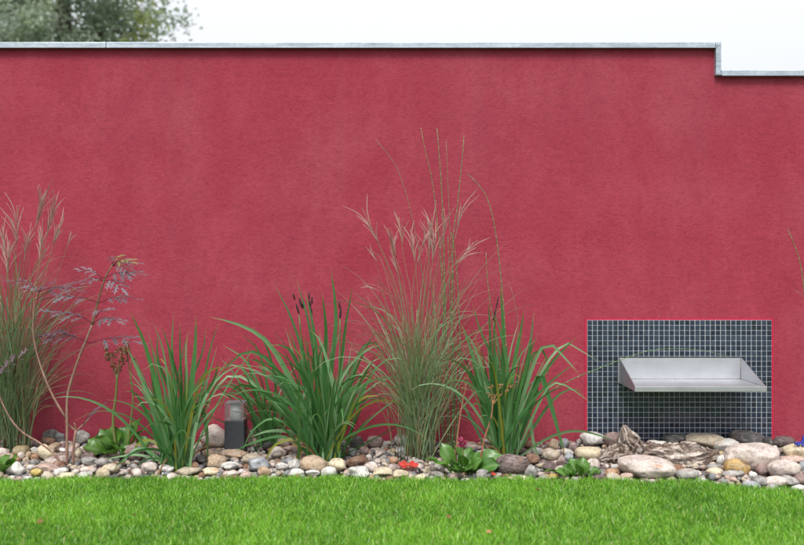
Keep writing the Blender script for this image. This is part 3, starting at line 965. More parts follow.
for i, (cx, cy, w, h, colr, ang, mk, lab) in enumerate(ST_):
    base = cy + h / 2
    Yf = min(max(y_from_base(base), -1.05), -0.03)
    d = CAM_D + Yf
    rx, rz = w * d / FPX / 2, h * d / FPX / 2
    rx = max(rx, 0.012); rz = max(rz, 0.010)
    ry = min(max(rx * random.uniform(0.7, 0.9), rz * 0.8), 0.11)
    Yc = Yf + ry * 0.55
    Yc = min(Yc, -0.012 - ry)
    d = CAM_D + Yc
    X = (cx - 402) * d / FPX
    Zt = CAM_H - (cy - h / 2 - 272.5) * d / FPX      # top, kept where the photo has it
    Zg = zg(X, Yc)
    rzz = max((Zt - Zg + 0.008) / 2, rz * 0.95)
    rzz = min(rzz, rz * 1.45)
    v, f = stone_verts(100 + i, 4 if w > 40 else 3, min(ang + .22, 1), 0.12 + 0.14 * ang, (rx * d / (CAM_D + Yf), ry, rzz))
    me = add_mesh('stone', v, f, {'s': M['stone'], 'r': M['stone_rust'], 'm': M['stone_mottle']}[mk])
    o = bpy.data.objects.new('stone', me); COL.objects.link(o)
    o.location = (X, Yc, Zt - rzz)
    o.rotation_euler = (random.uniform(-0.08, 0.08), random.uniform(-0.1, 0.1), random.uniform(-0.15, 0.15))
    j = random.uniform(0.9, 1.1)
    o.color = (*[c_ * j for c_ in C[colr]], 1)
    tag(o, lab, 'stone', 'stones of the bed along the wall')
    FOOT.append((X, Yc, rx, ry))

# plants, lamp and wood keep their own room
KEEP = [(P(236, 0, -0.2).x, -0.2, 0.045, 0.045), (P(627, 0, -0.3).x, -0.3, 0.06, 0.06), (P(680, 0, -0.35).x, -0.35, 0.17, 0.06)]
PAL = [('brown', 'dkmauve'), ('grey', 'slate', 'bluegrey'), ('palepink', 'cream', 'white', 'beige'), ('rust', 'tan', 'ochre'), ('mauve', 'pink'), ('dkgrey', 'black')]
CNAME = dict(dkmauve='dark mauve', slate='slate', bluegrey='blue grey', palepink='pale pink', rust='rusty', dkgrey='dark grey')
ZONES = [(40, 'below the left feather grass'), (105, 'around the elder stems'), (150, 'under the dried flower stalks'), (205, 'around the left iris clump'), (262, 'around the bollard lamp'),
         (300, 'between bollard lamp and middle iris'), (345, 'around the middle iris clump'), (385, 'between middle iris and feather grass'), (440, 'around the middle feather grass'), (485, 'around the pink budded plant'),
         (530, 'around the right iris clump'), (585, 'between right iris and mosaic'), (640, 'around the driftwood stump'), (720, 'around the driftwood log'), (770, 'around the pink oval boulder'), (9999, 'near the right picture edge')]
peb_mesh = {}
for mk in ('s', 'm', 'r'):
    peb_mesh[mk] = []
    for k in range(5):
        v, f = stone_verts(900 + k * 7 + ord(mk), 2, random.uniform(0, 0.6), 0.15)
        peb_mesh[mk].append(add_mesh('pebble', v, f, {'s': M['stone'], 'r': M['stone_rust'], 'm': M['stone_mottle']}[mk]))
pr_ = random.Random(21)
placed, tries = 0, 0
while placed < 195 and tries < 9000:
    tries += 1
    x = pr_.uniform(-2.02, 2.02)
    e = edge_y(x)
    y = pr_.uniform(e - 0.01, -0.03)
    r = pr_.uniform(0.016, 0.034) * (1.15 if y < -0.45 else 1)
    if y > -0.014 - r: continue
    bad = False
    for (fx, fy, frx, fry) in FOOT:
        if ((x - fx) / (frx + r * 0.55)) ** 2 + ((y - fy) / (fry + r * 0.5)) ** 2 < 1: bad = True; break
    if bad: continue
    for (fx, fy, frx, fry) in KEEP:
        if ((x - fx) / (frx + r)) ** 2 + ((y - fy) / (fry + r)) ** 2 < 1: bad = True; break
    if bad: continue
    FOOT.append((x, y, r, r * 0.85))
    dark_zone = -0.30 < x < 0.02 and y > -0.4
    wts = (5, 3, 2, 2, 4, 4) if dark_zone else ((2, 3.5, 5, 1.4, 3, .8) if y > -0.4 else (.8, 3, 9, 1.2, 2, .3))
    ck = pr_.choice(pr_.choices(PAL, wts)[0])
    px_ = 402 + x * FPX / (CAM_D + y)
    zone = next(zn for lim, zn in ZONES if px_ < lim)
    rel = (y - e) / -e
    row = 'close to the wall' if rel > .66 else ('in mid bed' if rel > .3 else 'by the lawn')
    lab = '%s %s pebble %s, %s' % ('small' if r > .02 else 'tiny', CNAME.get(ck, ck), zone, row)
    mk = pr_.choices('smr', (5, 3, 1.5))[0]
    o = bpy.data.objects.new('pebble', pr_.choice(peb_mesh[mk])); COL.objects.link(o)
    hz = r * pr_.uniform(0.45, 0.72)
    o.scale = (r, r * pr_.uniform(0.7, 0.95), hz)
    o.location = (x, y, zg(x, y) - 0.012 + hz * 0.85)
    o.rotation_euler = (pr_.uniform(-0.35, 0.35), pr_.uniform(-0.35, 0.35), pr_.uniform(0, 6.28))
    j = pr_.uniform(0.85, 1.15)
    o.color = (*[c_ * j for c_ in C[ck]], 1)
    tag(o, lab, 'pebble', 'loose pebbles between the larger stones')
    placed += 1

# fine gravel between the stones, and the bed going on beyond the picture: uncountable
def attr_stone():
    m, nt, b = mat('gravel')
    at = N(nt, 'ShaderNodeAttribute'); at.attribute_name = 'Col'
    pos = N(nt, 'ShaderNodeNewGeometry').outputs['Position']
    nz = noise_n(nt, pos, 60, 6, 0.65)
    nt.links.new(mixc(nt, 1.0, at.outputs['Color'], ramp(nt, nz.outputs[0], [(0.3, (.6, .6, .6)), (0.7, (1.25, 1.25, 1.25))]).outputs[0], 'MULTIPLY'), b.inputs['Base Color'])
    b.inputs['Roughness'].default_value = 0.75
    bump(nt, b, nz.outputs[0], 0.4, 0.003)
    return m
M['gravel'] = attr_stone()
gv, gf = ICO[2]
gtmpl = [stone_verts(500 + k, 2, random.random() * 0.6, 0.18)[0] for k in range(8)]
pts = []
for _ in range(6500):
    x = rng.uniform(-2.3, 2.3); e = edge_y(x)
    pts.append((x, rng.uniform(e, -0.015), rng.uniform(0.007, 0.012) if rng.random() < .55 else rng.uniform(.012, .021)))
for sgn in (-1, 1):
    for _ in range(420):
        x = sgn * rng.uniform(2.05, 4.4); e = edge_y(x)
        pts.append((x, rng.uniform(e, -0.05), rng.uniform(0.018, 0.05)))
allc = [C[k] for k in ('grey', 'mauve', 'brown', 'beige', 'palepink', 'slate', 'tan', 'dkmauve', 'grey', 'white', 'pink', 'beige', 'palepink', 'dkgrey')]
V, F, COLS = [], [], []
gfa = np.array(gf)
for i, (x, y, r) in enumerate(pts):
    t = gtmpl[i % 8]
    a = rng.uniform(0, 6.28); ca, sa = math.cos(a), math.sin(a)
    q = t * np.array([r, r * rng.uniform(.65, .95), r * rng.uniform(.55, .8)])
    q = np.stack([q[:, 0] * ca - q[:, 1] * sa, q[:, 0] * sa + q[:, 1] * ca, q[:, 2]], 1)
    q += np.array([x, min(y, -0.003 - r), zg(x, y) - 0.014 + r * 0.45])
    F.append(gfa + len(gv) * i); V.append(q)
    COLS.append(np.tile(np.array([*allc[rng.integers(len(allc))], 1.0]) * rng.uniform(.8, 1.1), (len(gv), 1)))
def numpy_mesh(name, V, F, cols, matl, smooth=True):
    me = bpy.data.meshes.new(name)
    nv, nf, k = len(V), len(F), F.shape[1]
    me.vertices.add(nv); me.vertices.foreach_set('co', V.astype(np.float32).ravel())
    me.loops.add(nf * k); me.loops.foreach_set('vertex_index', F.astype(np.int32).ravel())
    me.polygons.add(nf)
    me.polygons.foreach_set('loop_start', np.arange(0, nf * k, k, dtype=np.int32))
    me.polygons.foreach_set('loop_total', np.full(nf, k, dtype=np.int32))
    me.polygons.foreach_set('use_smooth', np.full(nf, smooth))
    me.update(calc_edges=True)
    at = me.color_attributes.new('Col', 'FLOAT_COLOR', 'POINT')
    at.data.foreach_set('color', cols.astype(np.float32).ravel())
    me.materials.append(matl)
    o = bpy.data.objects.new(name, me); COL.objects.link(o)
    return o
tag(numpy_mesh('gravel', np.concatenate(V), np.concatenate(F), np.concatenate(COLS), M['gravel']),
    'fine mixed gravel filling the gaps between the bed stones', 'gravel', kind='stuff')

# ------------------------------------------------------------------ driftwood
def gnarled(mb, pts, radii, seed, n=56, rings=64, ridge=0.35, flat=1.0, rough=.2, hollow=0):
    P_ = catmull(pts, rings)
    R_ = np.interp(np.linspace(0, 1, rings), np.linspace(0, 1, len(radii)), radii)
    off = Vector((seed * 3.1, seed * 1.7, seed))
    v, uv, f = [], [], []
    for i in range(rings):
        t = (P_[min(i + 1, rings - 1)] - P_[max(i - 1, 0)]).normalized()
        a = t.cross(Vector((0, 1, 0.2))).normalized(); b2 = t.cross(a)
        for k in range(n):
            an = 2 * math.pi * k / n
            cv = Vector((math.cos(an + i * .02) * 3.0, math.sin(an + i * .02) * 3.0, i * 0.07)) + off
            rd = 1 - 2 * abs(mnoise.noise(cv * 1.1))
            r2 = 1 - 2 * abs(mnoise.noise(cv * 2.7 + off))
            n3 = mnoise.noise(Vector((cv.x, cv.y, i * 0.35)) * 2)
            r = R_[i] * (0.82 + ridge * rd * 0.8 + ridge * 0.45 * r2 + rough * n3)
            if hollow:
                dv = a * math.cos(an) + b2 * math.sin(an)
                tt_ = i / (rings - 1)
                r *= 1 - .62 * max(-dv.y * .8 + dv.z * .45, 0) ** 2 * math.exp(-((tt_ - hollow) / .13) ** 2)
            v.append(P_[i] + a * math.cos(an) * r + b2 * math.sin(an) * r * flat); uv.append((k / n, i / rings * 2))
    for i in range(rings - 1):
        for k in range(n):
            f.append((i * n + k, i * n + (k + 1) % n, (i + 1) * n + (k + 1) % n, (i + 1) * n + k))
    f.append(tuple(reversed(range(n)))); f.append(tuple((rings - 1) * n + k for k in range(n)))
    mb.add(v, f, uv)
dwY = -0.33
dw = empty('driftwood', (P(640, 466, dwY).x, dwY, zg(0, dwY) - 0.01), 'weathered grey brown driftwood root with upright stump, lying among the stones below the mosaic', 'driftwood')
q = MB(); gnarled(q, [P(627, 474, dwY), P(626, 456, dwY), P(629, 445, dwY + .01), P(626, 434, dwY + .01), P(624, 425, dwY + .015)], [.066, .060, .052, .036, .006], 3, ridge=.5)
q.build('stump', M['driftwood'], dw)
q = MB(); gnarled(q, [P(596, 465, dwY + .02), P(606, 459, dwY), P(620, 458, dwY - .005), P(634, 462, dwY)], [.02, .04, .052, .045], 8, ridge=.5)
q.build('root_mass', M['driftwood'], dw)
q = MB(); gnarled(q, [P(628, 452, dwY + .03), P(650, 454, dwY + .02), P(675, 458, dwY), P(700, 459, dwY - .01), P(719, 455, dwY - .01)], [.032, .042, .054, .056, .018], 5, rings=80, ridge=.5, rough=.12, hollow=.72)
q.build('log', M['driftwood'], dw)
q = MB(); gnarled(q, [P(655, 465, dwY - .03), P(680, 467, dwY - .045), P(702, 464, dwY - .045), P(714, 458, dwY - .04)], [.016, .024, .020, .008], 12, rings=40, ridge=.4)
q.build('splinter', M['driftwood'], dw)

# ------------------------------------------------------------------ bollard lamp
LY = -0.20
lb = P(236, 450, LY); lb.z = zg(lb.x, LY) - 0.01
lw_ = 19.3 * (CAM_D + LY) / FPX / 2
lt = P(236, 401.5, LY).z; lm = P(236, 419.5, LY).z
lamp = empty('bollard_lamp', lb, 'small square anthracite bollard lamp with clear glass head standing among the stones', 'lamp')
lamp.rotation_euler = (0, 0, 0)
q = MB(); q.box((lb.x - lw_, LY - lw_, lb.z), (lb.x + lw_, LY + lw_, lm)); o = q.build('post', M['anthracite'], lamp, smooth=False); bevel_mesh(o.data, 0.002, 2)
q = MB(); q.box((lb.x - lw_ + .001, LY - lw_ + .001, lm + .0008), (lb.x + lw_ - .001, LY + lw_ - .001, lt - .004)); o = q.build('glass_head', M['lamp_glass'], lamp, smooth=False); bevel_mesh(o.data, 0.003, 2)
q = MB(); q.tube([(lb.x, LY, lm + .002), (lb.x, LY, lt - .008)], .026, 20); q.build('diffuser', M['diffuser'], lamp)
q = MB(); q.box((lb.x - lw_, LY - lw_, lt - .0035), (lb.x + lw_, LY + lw_, lt)); o = q.build('cap', M['lamp_cap'], lamp, smooth=False); bevel_mesh(o.data, 0.001, 1)

# ------------------------------------------------------------------ blue ornament, mostly outside the picture
oy = -0.31
ob = P(804.5, 443.6, oy)
orn = empty('garden_ornament', ob, 'glossy cobalt blue ornament with splayed toes on the cream stone at right edge', 'ornament')
bv_, bf_ = ICO[3]
q = MB()
q.add([Vector((p[0] * .034 * (1 + .25 * p[2]), p[1] * .026, p[2] * .026)) + ob + Vector((.035, 0, .028)) for p in bv_], bf_)
q.build('body', M['cobalt'], orn)
q = MB()
q.tube(catmull([ob + Vector((.02, -.01, .03)), ob + Vector((-.004, -.012, .034)), ob + Vector((-.012, -.014, .016)), ob + Vector((-.020, -.016, .006))], 10), [.012, .011, .010, .009, .009, .008, .008, .007, .007, .006], 10)
q.build('leg', M['cobalt'], orn)
for k, (tx, ty, tz) in enumerate(((-.052, -.012, .000), (-.046, -.030, -.004), (-.024, -.036, -.006))):
    q = MB()
    s0 = ob + Vector((-.018, -.016, .007)); s1 = ob + Vector((tx, ty, tz))
    q.tube(catmull([s0, s0.lerp(s1, .5) + Vector((0, 0, .004)), s1], 8), [.005, .0045, .004, .004, .0045, .006, .006, .002], 8)
    q.build('toe', M['cobalt'], orn)

# ------------------------------------------------------------------ plants
def widths(n, w, base=0.55, peak=0.35, tipf=0.03):
    out = []
    for i in range(n):
        t = i / (n - 1)
        if t < peak: k = base + (1 - base) * math.sin(t / peak * math.pi / 2)
        else: k = max(math.cos((t - peak) / (1 - peak) * math.pi / 2) ** 0.75, tipf)
        out.append(w * k)
    return out


def facing(pts, spin):
    """across-the-blade directions: turned towards the open side of the bed, then spun about the blade"""
    out = []
    for i in range(len(pts)):
        t = (pts[min(i + 1, len(pts) - 1)] - pts[max(i - 1, 0)]).normalized()
        w = t.cross(Vector((0, -1, 0.25)))
        if w.length < 1e-3: w = Vector((1, 0, 0))
        w.normalize()
        out.append(Quaternion(t, spin) @ w)
    return out


def leaf_part(parent, pts, w, matl, spin=0.0, n=12, keel=0.12, name='leaf', base=0.55, peak=0.35):
    q = MB()
    pp = catmull(pts, n)
    q.ribbon(pp, widths(n, w, base, peak), facing(pp, spin), keel)
    return q.build(name, matl, parent)


def px_path(path, Y0, Y1):
    n = len(path)
    return [P(x, y, Y0 + (Y1 - Y0) * (i / (n - 1)) ** 1.3) for i, (x, y) in enumerate(path)]


def iris(px, py, Y, paths, nfill, label, seed, spread=0.35, hmin=.42, hmax=.68, wl=0.0135, droop=0.5):
    r_ = random.Random(seed)
    base = P(px, py, Y); base.z = zg(base.x, Y) - 0.012
    t = empty('iris_clump', base, label, 'iris', 'iris clumps')
    for item in paths:
        path, w, mk = item[0], item[1], (item[2] if len(item) > 2 else 'iris')
        Y0 = Y + r_.uniform(-.05, .05)
        Y1 = min(Y0 + r_.uniform(-.12, .10), -0.03)
        pp = px_path(path, Y0, Y1)
        pp[0].z = min(pp[0].z, zg(pp[0].x, pp[0].y) + 0.01)
        leaf_part(t, pp, w * .84 * (CAM_D + Y) / FPX, M[mk], r_.uniform(-.7, .7), n=14)
    for k in range(nfill):
        az = r_.uniform(0, 2 * math.pi)
        L = r_.uniform(hmin, hmax)
        dr = r_.random()
        p0 = abs(r_.gauss(0, spread * 0.55)) + 0.02
        p1 = p0 + (r_.uniform(0.0, 0.45) if dr > droop else r_.uniform(0.9, 2.1))
        b0 = base + Vector((r_.gauss(0, .035), r_.gauss(0, .03), 0))
        pw = r_.uniform(1.4, 2.6)
        if r_.random() < .16: p1, pw = p0 + r_.uniform(2.0, 2.8), r_.uniform(4, 8)      # snapped over
        pts = arch(b0, az, p0, p1, L, 12, pw)
        mk = r_.choices(('iris', 'iris_pale', 'iris_yellow'), (7, 3, .5))[0]
        leaf_part(t, pts, wl * r_.uniform(.6, 1.05), M[mk], r_.uniform(-.9, .9))
    # withered leaves at the foot
    for k in range(7):
        az = r_.uniform(0, 6.28)
        b0 = base + Vector((r_.gauss(0, .04), r_.gauss(0, .03) - .01, 0))
        pts = arch(b0, az, .3, r_.uniform(1.0, 2.2), r_.uniform(.10, .24), 9, 1.2)
        leaf_part(t, pts, wl * .55, M['dry_leaf'], r_.uniform(-1, 1), n=9, name='withered_leaf')
    return t


def pod(parent, a, b_, r):
    q = MB()
    pp = catmull([a, b_], 8)
    q.tube(pp, [r * .8 * k for k in (.35, .75, 1, 1, .95, .85, .6, .15)], 7)
    return q.build('seed_pod', M['pod'], parent)


def scape(parent, path, Y0, Y1, pods, r=0.0032):
    q = MB()
    pp = catmull(px_path(path, Y0, Y1), 12)
    pp[0].z = min(pp[0].z, zg(pp[0].x, pp[0].y) + 0.01)
    q.tube(pp, np.linspace(r * 1.3, r, 12), 6)
    o = q.build('flower_stem', M['scape'], parent)
    for (x0, y0, x1, y1, rr) in pods:
        pod(o, P(x0, y0, Y1), P(x1, y1, Y1 - .004), rr)


left_iris = iris(178, 463, -0.45, [
    ([(172, 462), (160, 400), (145, 345), (130, 311)], 6.5), ([(175, 462), (170, 400), (163, 350), (152, 320)], 4.5, 'iris_pale'),
    ([(178, 460), (174, 380), (172, 340), (174, 313)], 5), ([(180, 462), (182, 400), (180, 350), (180, 320)], 5),
    ([(183, 462), (190, 400), (195, 350), (196, 316)], 7.5), ([(186, 462), (200, 400), (210, 350), (219, 321)], 5),
    ([(182, 462), (190, 390), (203, 350), (206, 325)], 4), ([(170, 460), (150, 400), (132, 358), (126, 345)], 6.5, 'iris_pale'),
    ([(168, 462), (150, 420), (135, 393), (124, 392)], 5), ([(188, 460), (193, 420), (199, 404), (206, 425), (208, 467)], 8, 'iris_pale'),
    ([(170, 455), (140, 448), (120, 465)], 4, 'iris_pale'), ([(185, 462), (197, 410), (214, 380), (218, 360)], 5),
    ([(176, 462), (172, 400), (158, 360), (158, 330)], 5), ([(181, 462), (186, 400), (186, 350), (188, 335)], 6, 'iris_pale'),
    ([(172, 462), (155, 395), (150, 365), (143, 352)], 5), ([(180, 462), (176, 395), (168, 345), (160, 325)], 4.5),
    ([(170, 462), (140, 455), (112, 458), (100, 463)], 3.5, 'iris_pale'), ([(175, 462), (150, 440), (132, 450), (118, 472)], 3.5, 'iris_yellow')],
    84, 'iris clump with stiff green leaves, left of the bollard lamp', 31, spread=.52, hmin=.26, hmax=.64, droop=.36)
mid_iris = iris(325, 453, -0.33, [
    ([(320, 455), (300, 400), (270, 345), (240, 325), (210, 317)], 6.5, 'iris_pale'), ([(318, 455), (295, 400), (268, 360), (245, 352), (222, 372)], 5.5),
    ([(315, 452), (285, 410), (262, 392), (240, 385), (226, 398)], 6.5), ([(322, 455), (310, 380), (292, 320), (274, 284)], 5),
    ([(325, 455), (318, 380), (308, 320), (296, 278)], 5), ([(328, 455), (330, 380), (336, 320), (331, 268)], 7),
    ([(330, 455), (340, 380), (345, 330), (353, 284)], 5), ([(327, 455), (325, 370), (326, 330), (322, 290)], 6),
    ([(323, 455), (318, 370), (312, 320), (304, 290)], 5.5), ([(332, 455), (345, 400), (360, 352), (375, 342), (386, 362)], 5.5, 'iris_pale'),
    ([(334, 455), (350, 412), (365, 397), (380, 396)], 5, 'iris_yellow'), ([(318, 455), (305, 425), (303, 398), (312, 381)], 6, 'iris_pale'),
    ([(315, 450), (285, 437), (255, 442), (232, 452)], 4.5), ([(312, 452), (270, 398), (235, 375), (215, 390), (202, 425)], 4, 'iris_pale'),
    ([(320, 454), (295, 410), (275, 375), (258, 365)], 7, 'iris_pale'), ([(318, 452), (290, 415), (282, 400), (262, 397)], 6),
    ([(324, 455), (312, 400), (290, 350), (268, 345)], 6), ([(330, 455), (335, 400), (322, 345), (310, 330)], 6, 'iris_pale'),
    ([(320, 455), (300, 440), (275, 445), (262, 470)], 4, 'iris_yellow'), ([(326, 455), (310, 445), (300, 452), (292, 472)], 5, 'iris_yellow'),
    ([(318, 450), (296, 434), (270, 431), (250, 437)], 6, 'iris_pale'), ([(322, 455), (280, 420), (255, 428), (240, 455)], 4)],
    140, 'broad iris clump with arching leaves and dark seed pods, right of the lamp', 47, spread=.62, hmin=.38, hmax=.70, droop=.52)
scape(mid_iris, [(322, 455), (316, 380), (312, 322)], -.33, -.30, [(312, 316, 311, 306, .0048), (311, 308, 309, 299, .006), (312, 304, 312, 296, .005), (309, 300, 309, 292, .005)])
scape(mid_iris, [(318, 455), (306, 380), (299, 315)], -.33, -.30, [(299, 314, 296, 303, .006), (302, 308, 299, 297, .006), (295, 300, 293, 293, .005), (303, 309, 303, 301, .005)])
scape(mid_iris, [(332, 455), (339, 380), (340, 318)], -.33, -.30, [(340, 320, 341, 307, .006), (340, 309, 339, 301, .005)])
right_iris = iris(503, 449, -0.33, [
    ([(498, 450), (492, 380), (490, 330), (488, 298)], 6), ([(503, 450), (503, 380), (503, 330), (500, 284)], 6), ([(506, 450), (512, 380), (521, 330), (524, 308)], 6.5),
    ([(508, 450), (522, 390), (530, 345), (534, 311)], 5), ([(510, 450), (530, 400), (550, 365), (578, 335)], 5.5),
    ([(508, 450), (525, 390), (540, 350), (552, 345), (565, 358), (580, 375)], 5, 'iris_pale'), ([(508, 450), (522, 385), (535, 352), (545, 353), (549, 380)], 5),
    ([(512, 450), (533, 400), (539, 371), (548, 395), (558, 430), (566, 460)], 7), ([(495, 450), (480, 390), (468, 340), (460, 322)], 5),
    ([(497, 450), (485, 380), (470, 338), (455, 332)], 5, 'iris_pale'), ([(500, 450), (495, 370), (480, 330), (472, 302)], 5.5),
    ([(515, 450), (550, 437), (580, 431), (617, 441)], 4, 'iris_pale'), ([(512, 450), (535, 385), (562, 345), (580, 350), (599, 362)], 3.5, 'iris_pale'),
    ([(515, 450), (545, 392), (562, 384), (590, 402)], 3, 'iris_pale'), ([(504, 450), (508, 380), (500, 330), (492, 312)], 7),
    ([(500, 450), (488, 400), (476, 360), (470, 345)], 6, 'iris_pale'), ([(503, 450), (498, 390), (494, 340), (497, 306)], 6),
    ([(514, 452), (525, 425), (530, 415), (533, 440), (541, 466)], 5, 'iris_pale'), ([(506, 450), (518, 395), (528, 365), (532, 340)], 6)],
    84, 'iris clump with tall leaves, left of the blue mosaic', 63, spread=.44, hmin=.34, hmax=.66, droop=.34)
scape(right_iris, [(500, 450), (494, 370), (494, 322)], -.33, -.30, [(493, 321, 496, 308, .005), (496, 309, 499, 295, .004)])


sr_ = random.Random(8)
sb_ = P(268, 438, -0.13); sb_.z = zg(sb_.x, -0.13) - .012
sedge = empty('sedge_tuft', sb_, 'dark thin arching sedge against the wall behind the bollard lamp', 'sedge')
for path, w in [([(272, 440), (262, 395), (245, 360), (222, 345)], 3), ([(270, 440), (255, 390), (238, 365), (214, 372)], 3), ([(268, 440), (258, 400), (250, 370), (247, 345)], 2.6), ([(272, 440), (268, 390), (258, 350), (240, 334)], 3),
                ([(274, 440), (276, 390), (268, 350), (252, 325)], 2.8), ([(266, 440), (246, 400), (226, 385), (206, 398)], 2.6), ([(270, 440), (262, 410), (232, 392), (216, 415)], 2.4), ([(276, 440), (284, 395), (292, 370), (304, 365)], 2.6)]:
    leaf_part(sedge, px_path(path, -.13, -.10 - sr_.uniform(0, .12)), w * 4.05 / FPX, M['iris'], sr_.uniform(-.5, .5))
for k in range(34):
    az = sr_.uniform(2.2, 4.6) if k % 3 else sr_.uniform(0, 6.28)
    p0 = abs(sr_.gauss(0, .25)) + .03
    pts = arch(sb_ + Vector((sr_.gauss(0, .05), sr_.gauss(0, .02), 0)), az, p0, p0 + sr_.uniform(.5, 2.2), sr_.uniform(.25, .55), 12, sr_.uniform(1.2, 2.4))
    leaf_part(sedge, pts, sr_.uniform(.006, .011), M['iris'], sr_.uniform(-1, 1))


def feather_grass(px, py, Y, label, seed, nbl, H, culms, ndry=40, spread=.42, cat='ornamental grass', bw=0.0048):
    r_ = random.Random(seed)
    base = P(px, py, Y); base.z = zg(base.x, Y) - 0.012
    t = empty('feather_grass', base, label, cat, 'feather grasses')
    q = MB(); qd = MB()
    for k in range(nbl + ndry):
        dry = k >= nbl
        az = r_.uniform(0, 6.28)
        b0 = base + Vector((r_.gauss(0, .038), r_.gauss(0, .032), 0))
        # blades leave the stems at different heights
        rise = r_.random() ** 1.8 * H * .42 if not dry else r_.random() * H * .2
        tilt = abs(r_.gauss(0, .09))
        b0 = b0 + Vector((math.sin(tilt) * math.cos(az) * rise, math.sin(tilt) * math.sin(az) * rise * .5, rise))
        L = r_.uniform(.38, .82) * H * (0.6 if dry else 1)
        p0 = abs(r_.gauss(0, spread * .5)) + .03
        p1 = p0 + r_.choice((r_.uniform(.15, .7), r_.uniform(.7, 1.7), r_.uniform(1.0, 2.3)))
        pts = arch(b0, az, p0, p1, L, 11, r_.uniform(1.2, 2.4))
        (qd if dry else q).ribbon(pts, widths(11, bw * r_.choice((.45, .6, .8, 1.25)), .8, .3), facing(pts, r_.uniform(-1.2, 1.2)), .1)
    # leafy stems standing close together
    for k in range(26):
        az = r_.uniform(0, 6.28)
        b0 = base + Vector((r_.gauss(0, .04), r_.gauss(0, .03), 0))
        pts = arch(b0, az, .02, r_.uniform(.03, .22), H * r_.uniform(.4, .75), 9, 1.0)
        (q if k % 3 else qd).tube(pts, np.linspace(.0026, .0012, 9), 4)
    q.build('blades', M['feather'], t, kind='stuff')
    qd.build('dry_blades', M['feather_dry'], t, kind='stuff')
    for path, plume_px, full in culms:
        q = MB()
        Y1 = min(Y + r_.uniform(-.10, .08), -0.05)
        pp = catmull([base + Vector((r_.gauss(0, .03), r_.gauss(0, .02), 0))] + px_path(path, Y + (Y1 - Y) * .3, Y1), 14)
        q.tube(pp, np.linspace(.0022, .0011, 14), 5)
        o = q.build('culm', M['culm'], t)
        # plume: slender filaments leaving the upper stem at a narrow angle
        L = plume_px * (CAM_D + Y) / FPX
        tip = pp[-1]; dirn = (pp[-1] - pp[-3]).normalized()
        qp = MB()
        for j in range(full):
            s = tip - dirn * (L * r_.uniform(.35, 1.0))
            side = dirn.orthogonal(); side = Quaternion(dirn, r_.uniform(0, 6.28)) @ side
            ll = L * r_.uniform(.45, .85)
            bend = r_.uniform(.08, .42)
            e1 = s + dirn * ll * .5 + side * ll * bend * .3
            e2 = s + dirn * ll * .95 + side * ll * bend
            pts = catmull([s, e1, e2], 7)
            for p_ in pts: p_.y = min(p_.y, -.015)
            qp.tube(pts, [.0008, .0013, .0018, .0019, .0017, .0012, .0004], 4)
        qp.build('plume', M['plume'], o)
    return t


left_feather = feather_grass(12, 443, -0.20, 'tall feather grass with pinkish plumes at the left picture edge', 5, 320, 1.02, [
    ([(14, 380), (22, 290), (38, 215), (47, 190)], 45, 14), ([(18, 380), (35, 290), (48, 230), (56, 200)], 40, 12), ([(12, 380), (14, 290), (17, 240), (17, 205)], 40, 12),
    ([(10, 380), (8, 300), (6, 260), (2, 225)], 38, 10), ([(20, 380), (40, 300), (54, 240), (64, 215)], 36, 9), ([(16, 380), (28, 310), (40, 260), (43, 228)], 34, 9),
    ([(6, 380), (2, 310), (-4, 260), (-10, 230)], 38, 10), ([(12, 380), (18, 310), (24, 262), (30, 232)], 34, 9), ([(20, 380), (44, 310), (62, 262), (72, 232)], 18, 4),
    ([(8, 380), (10, 300), (8, 270), (10, 240)], 36, 10), ([(18, 380), (26, 300), (36, 262), (46, 250)], 22, 6), ([(2, 380), (-10, 310), (-20, 260), (-30, 235)], 38, 10)],
    ndry=70, spread=.34)
mid_feather = feather_grass(417, 453, -0.30, 'airy feather grass with pinkish plumes between two iris clumps', 9, 265, .98, [
    ([(412, 380), (395, 290), (375, 235), (362, 208)], 46, 7), ([(414, 380), (405, 290), (393, 250), (388, 228)], 34, 7), ([(417, 380), (412, 300), (404, 260), (399, 217)], 34, 5),
    ([(418, 380), (418, 300), (414, 250), (410, 229)], 36, 10), ([(420, 380), (424, 300), (430, 250), (433, 218)], 44, 12), ([(420, 380), (428, 300), (434, 250), (437, 222)], 42, 12),
    ([(422, 380), (432, 300), (440, 250), (447, 215)], 40, 8), ([(423, 380), (440, 300), (455, 240), (461, 203)], 50, 6), ([(416, 380), (408, 310), (398, 275), (390, 245)], 36, 8),
    ([(414, 380), (400, 310), (380, 258), (365, 247)], 30, 3), ([(424, 380), (440, 310), (455, 262), (478, 240)], 34, 4), ([(424, 380), (438, 300), (450, 268), (476, 247)], 30, 3),
    ([(416, 380), (412, 300), (420, 250), (428, 232)], 34, 7), ([(412, 380), (398, 320), (385, 290), (362, 283)], 24, 3)],
    ndry=45, spread=.44)


# horsetail: thin jointed stems
def horsetail(px, py, Y, label, stems):
    base = P(px, py, Y); base.z = zg(base.x, Y) - 0.012
    t = empty('horsetail', base, label, 'horsetail')
    for path, Y1, r0, dry in stems:
        pp = px_path(path, Y, Y1)
        pp[0].z = zg(pp[0].x, Y) - 0.01
        pp = catmull(pp, 22)
        q = MB(); q.tube(pp, np.linspace(r0, r0 * .35, 22), 5)
        q.build('stem', M['horsetail_dry' if dry else 'horsetail'], t)
    return t


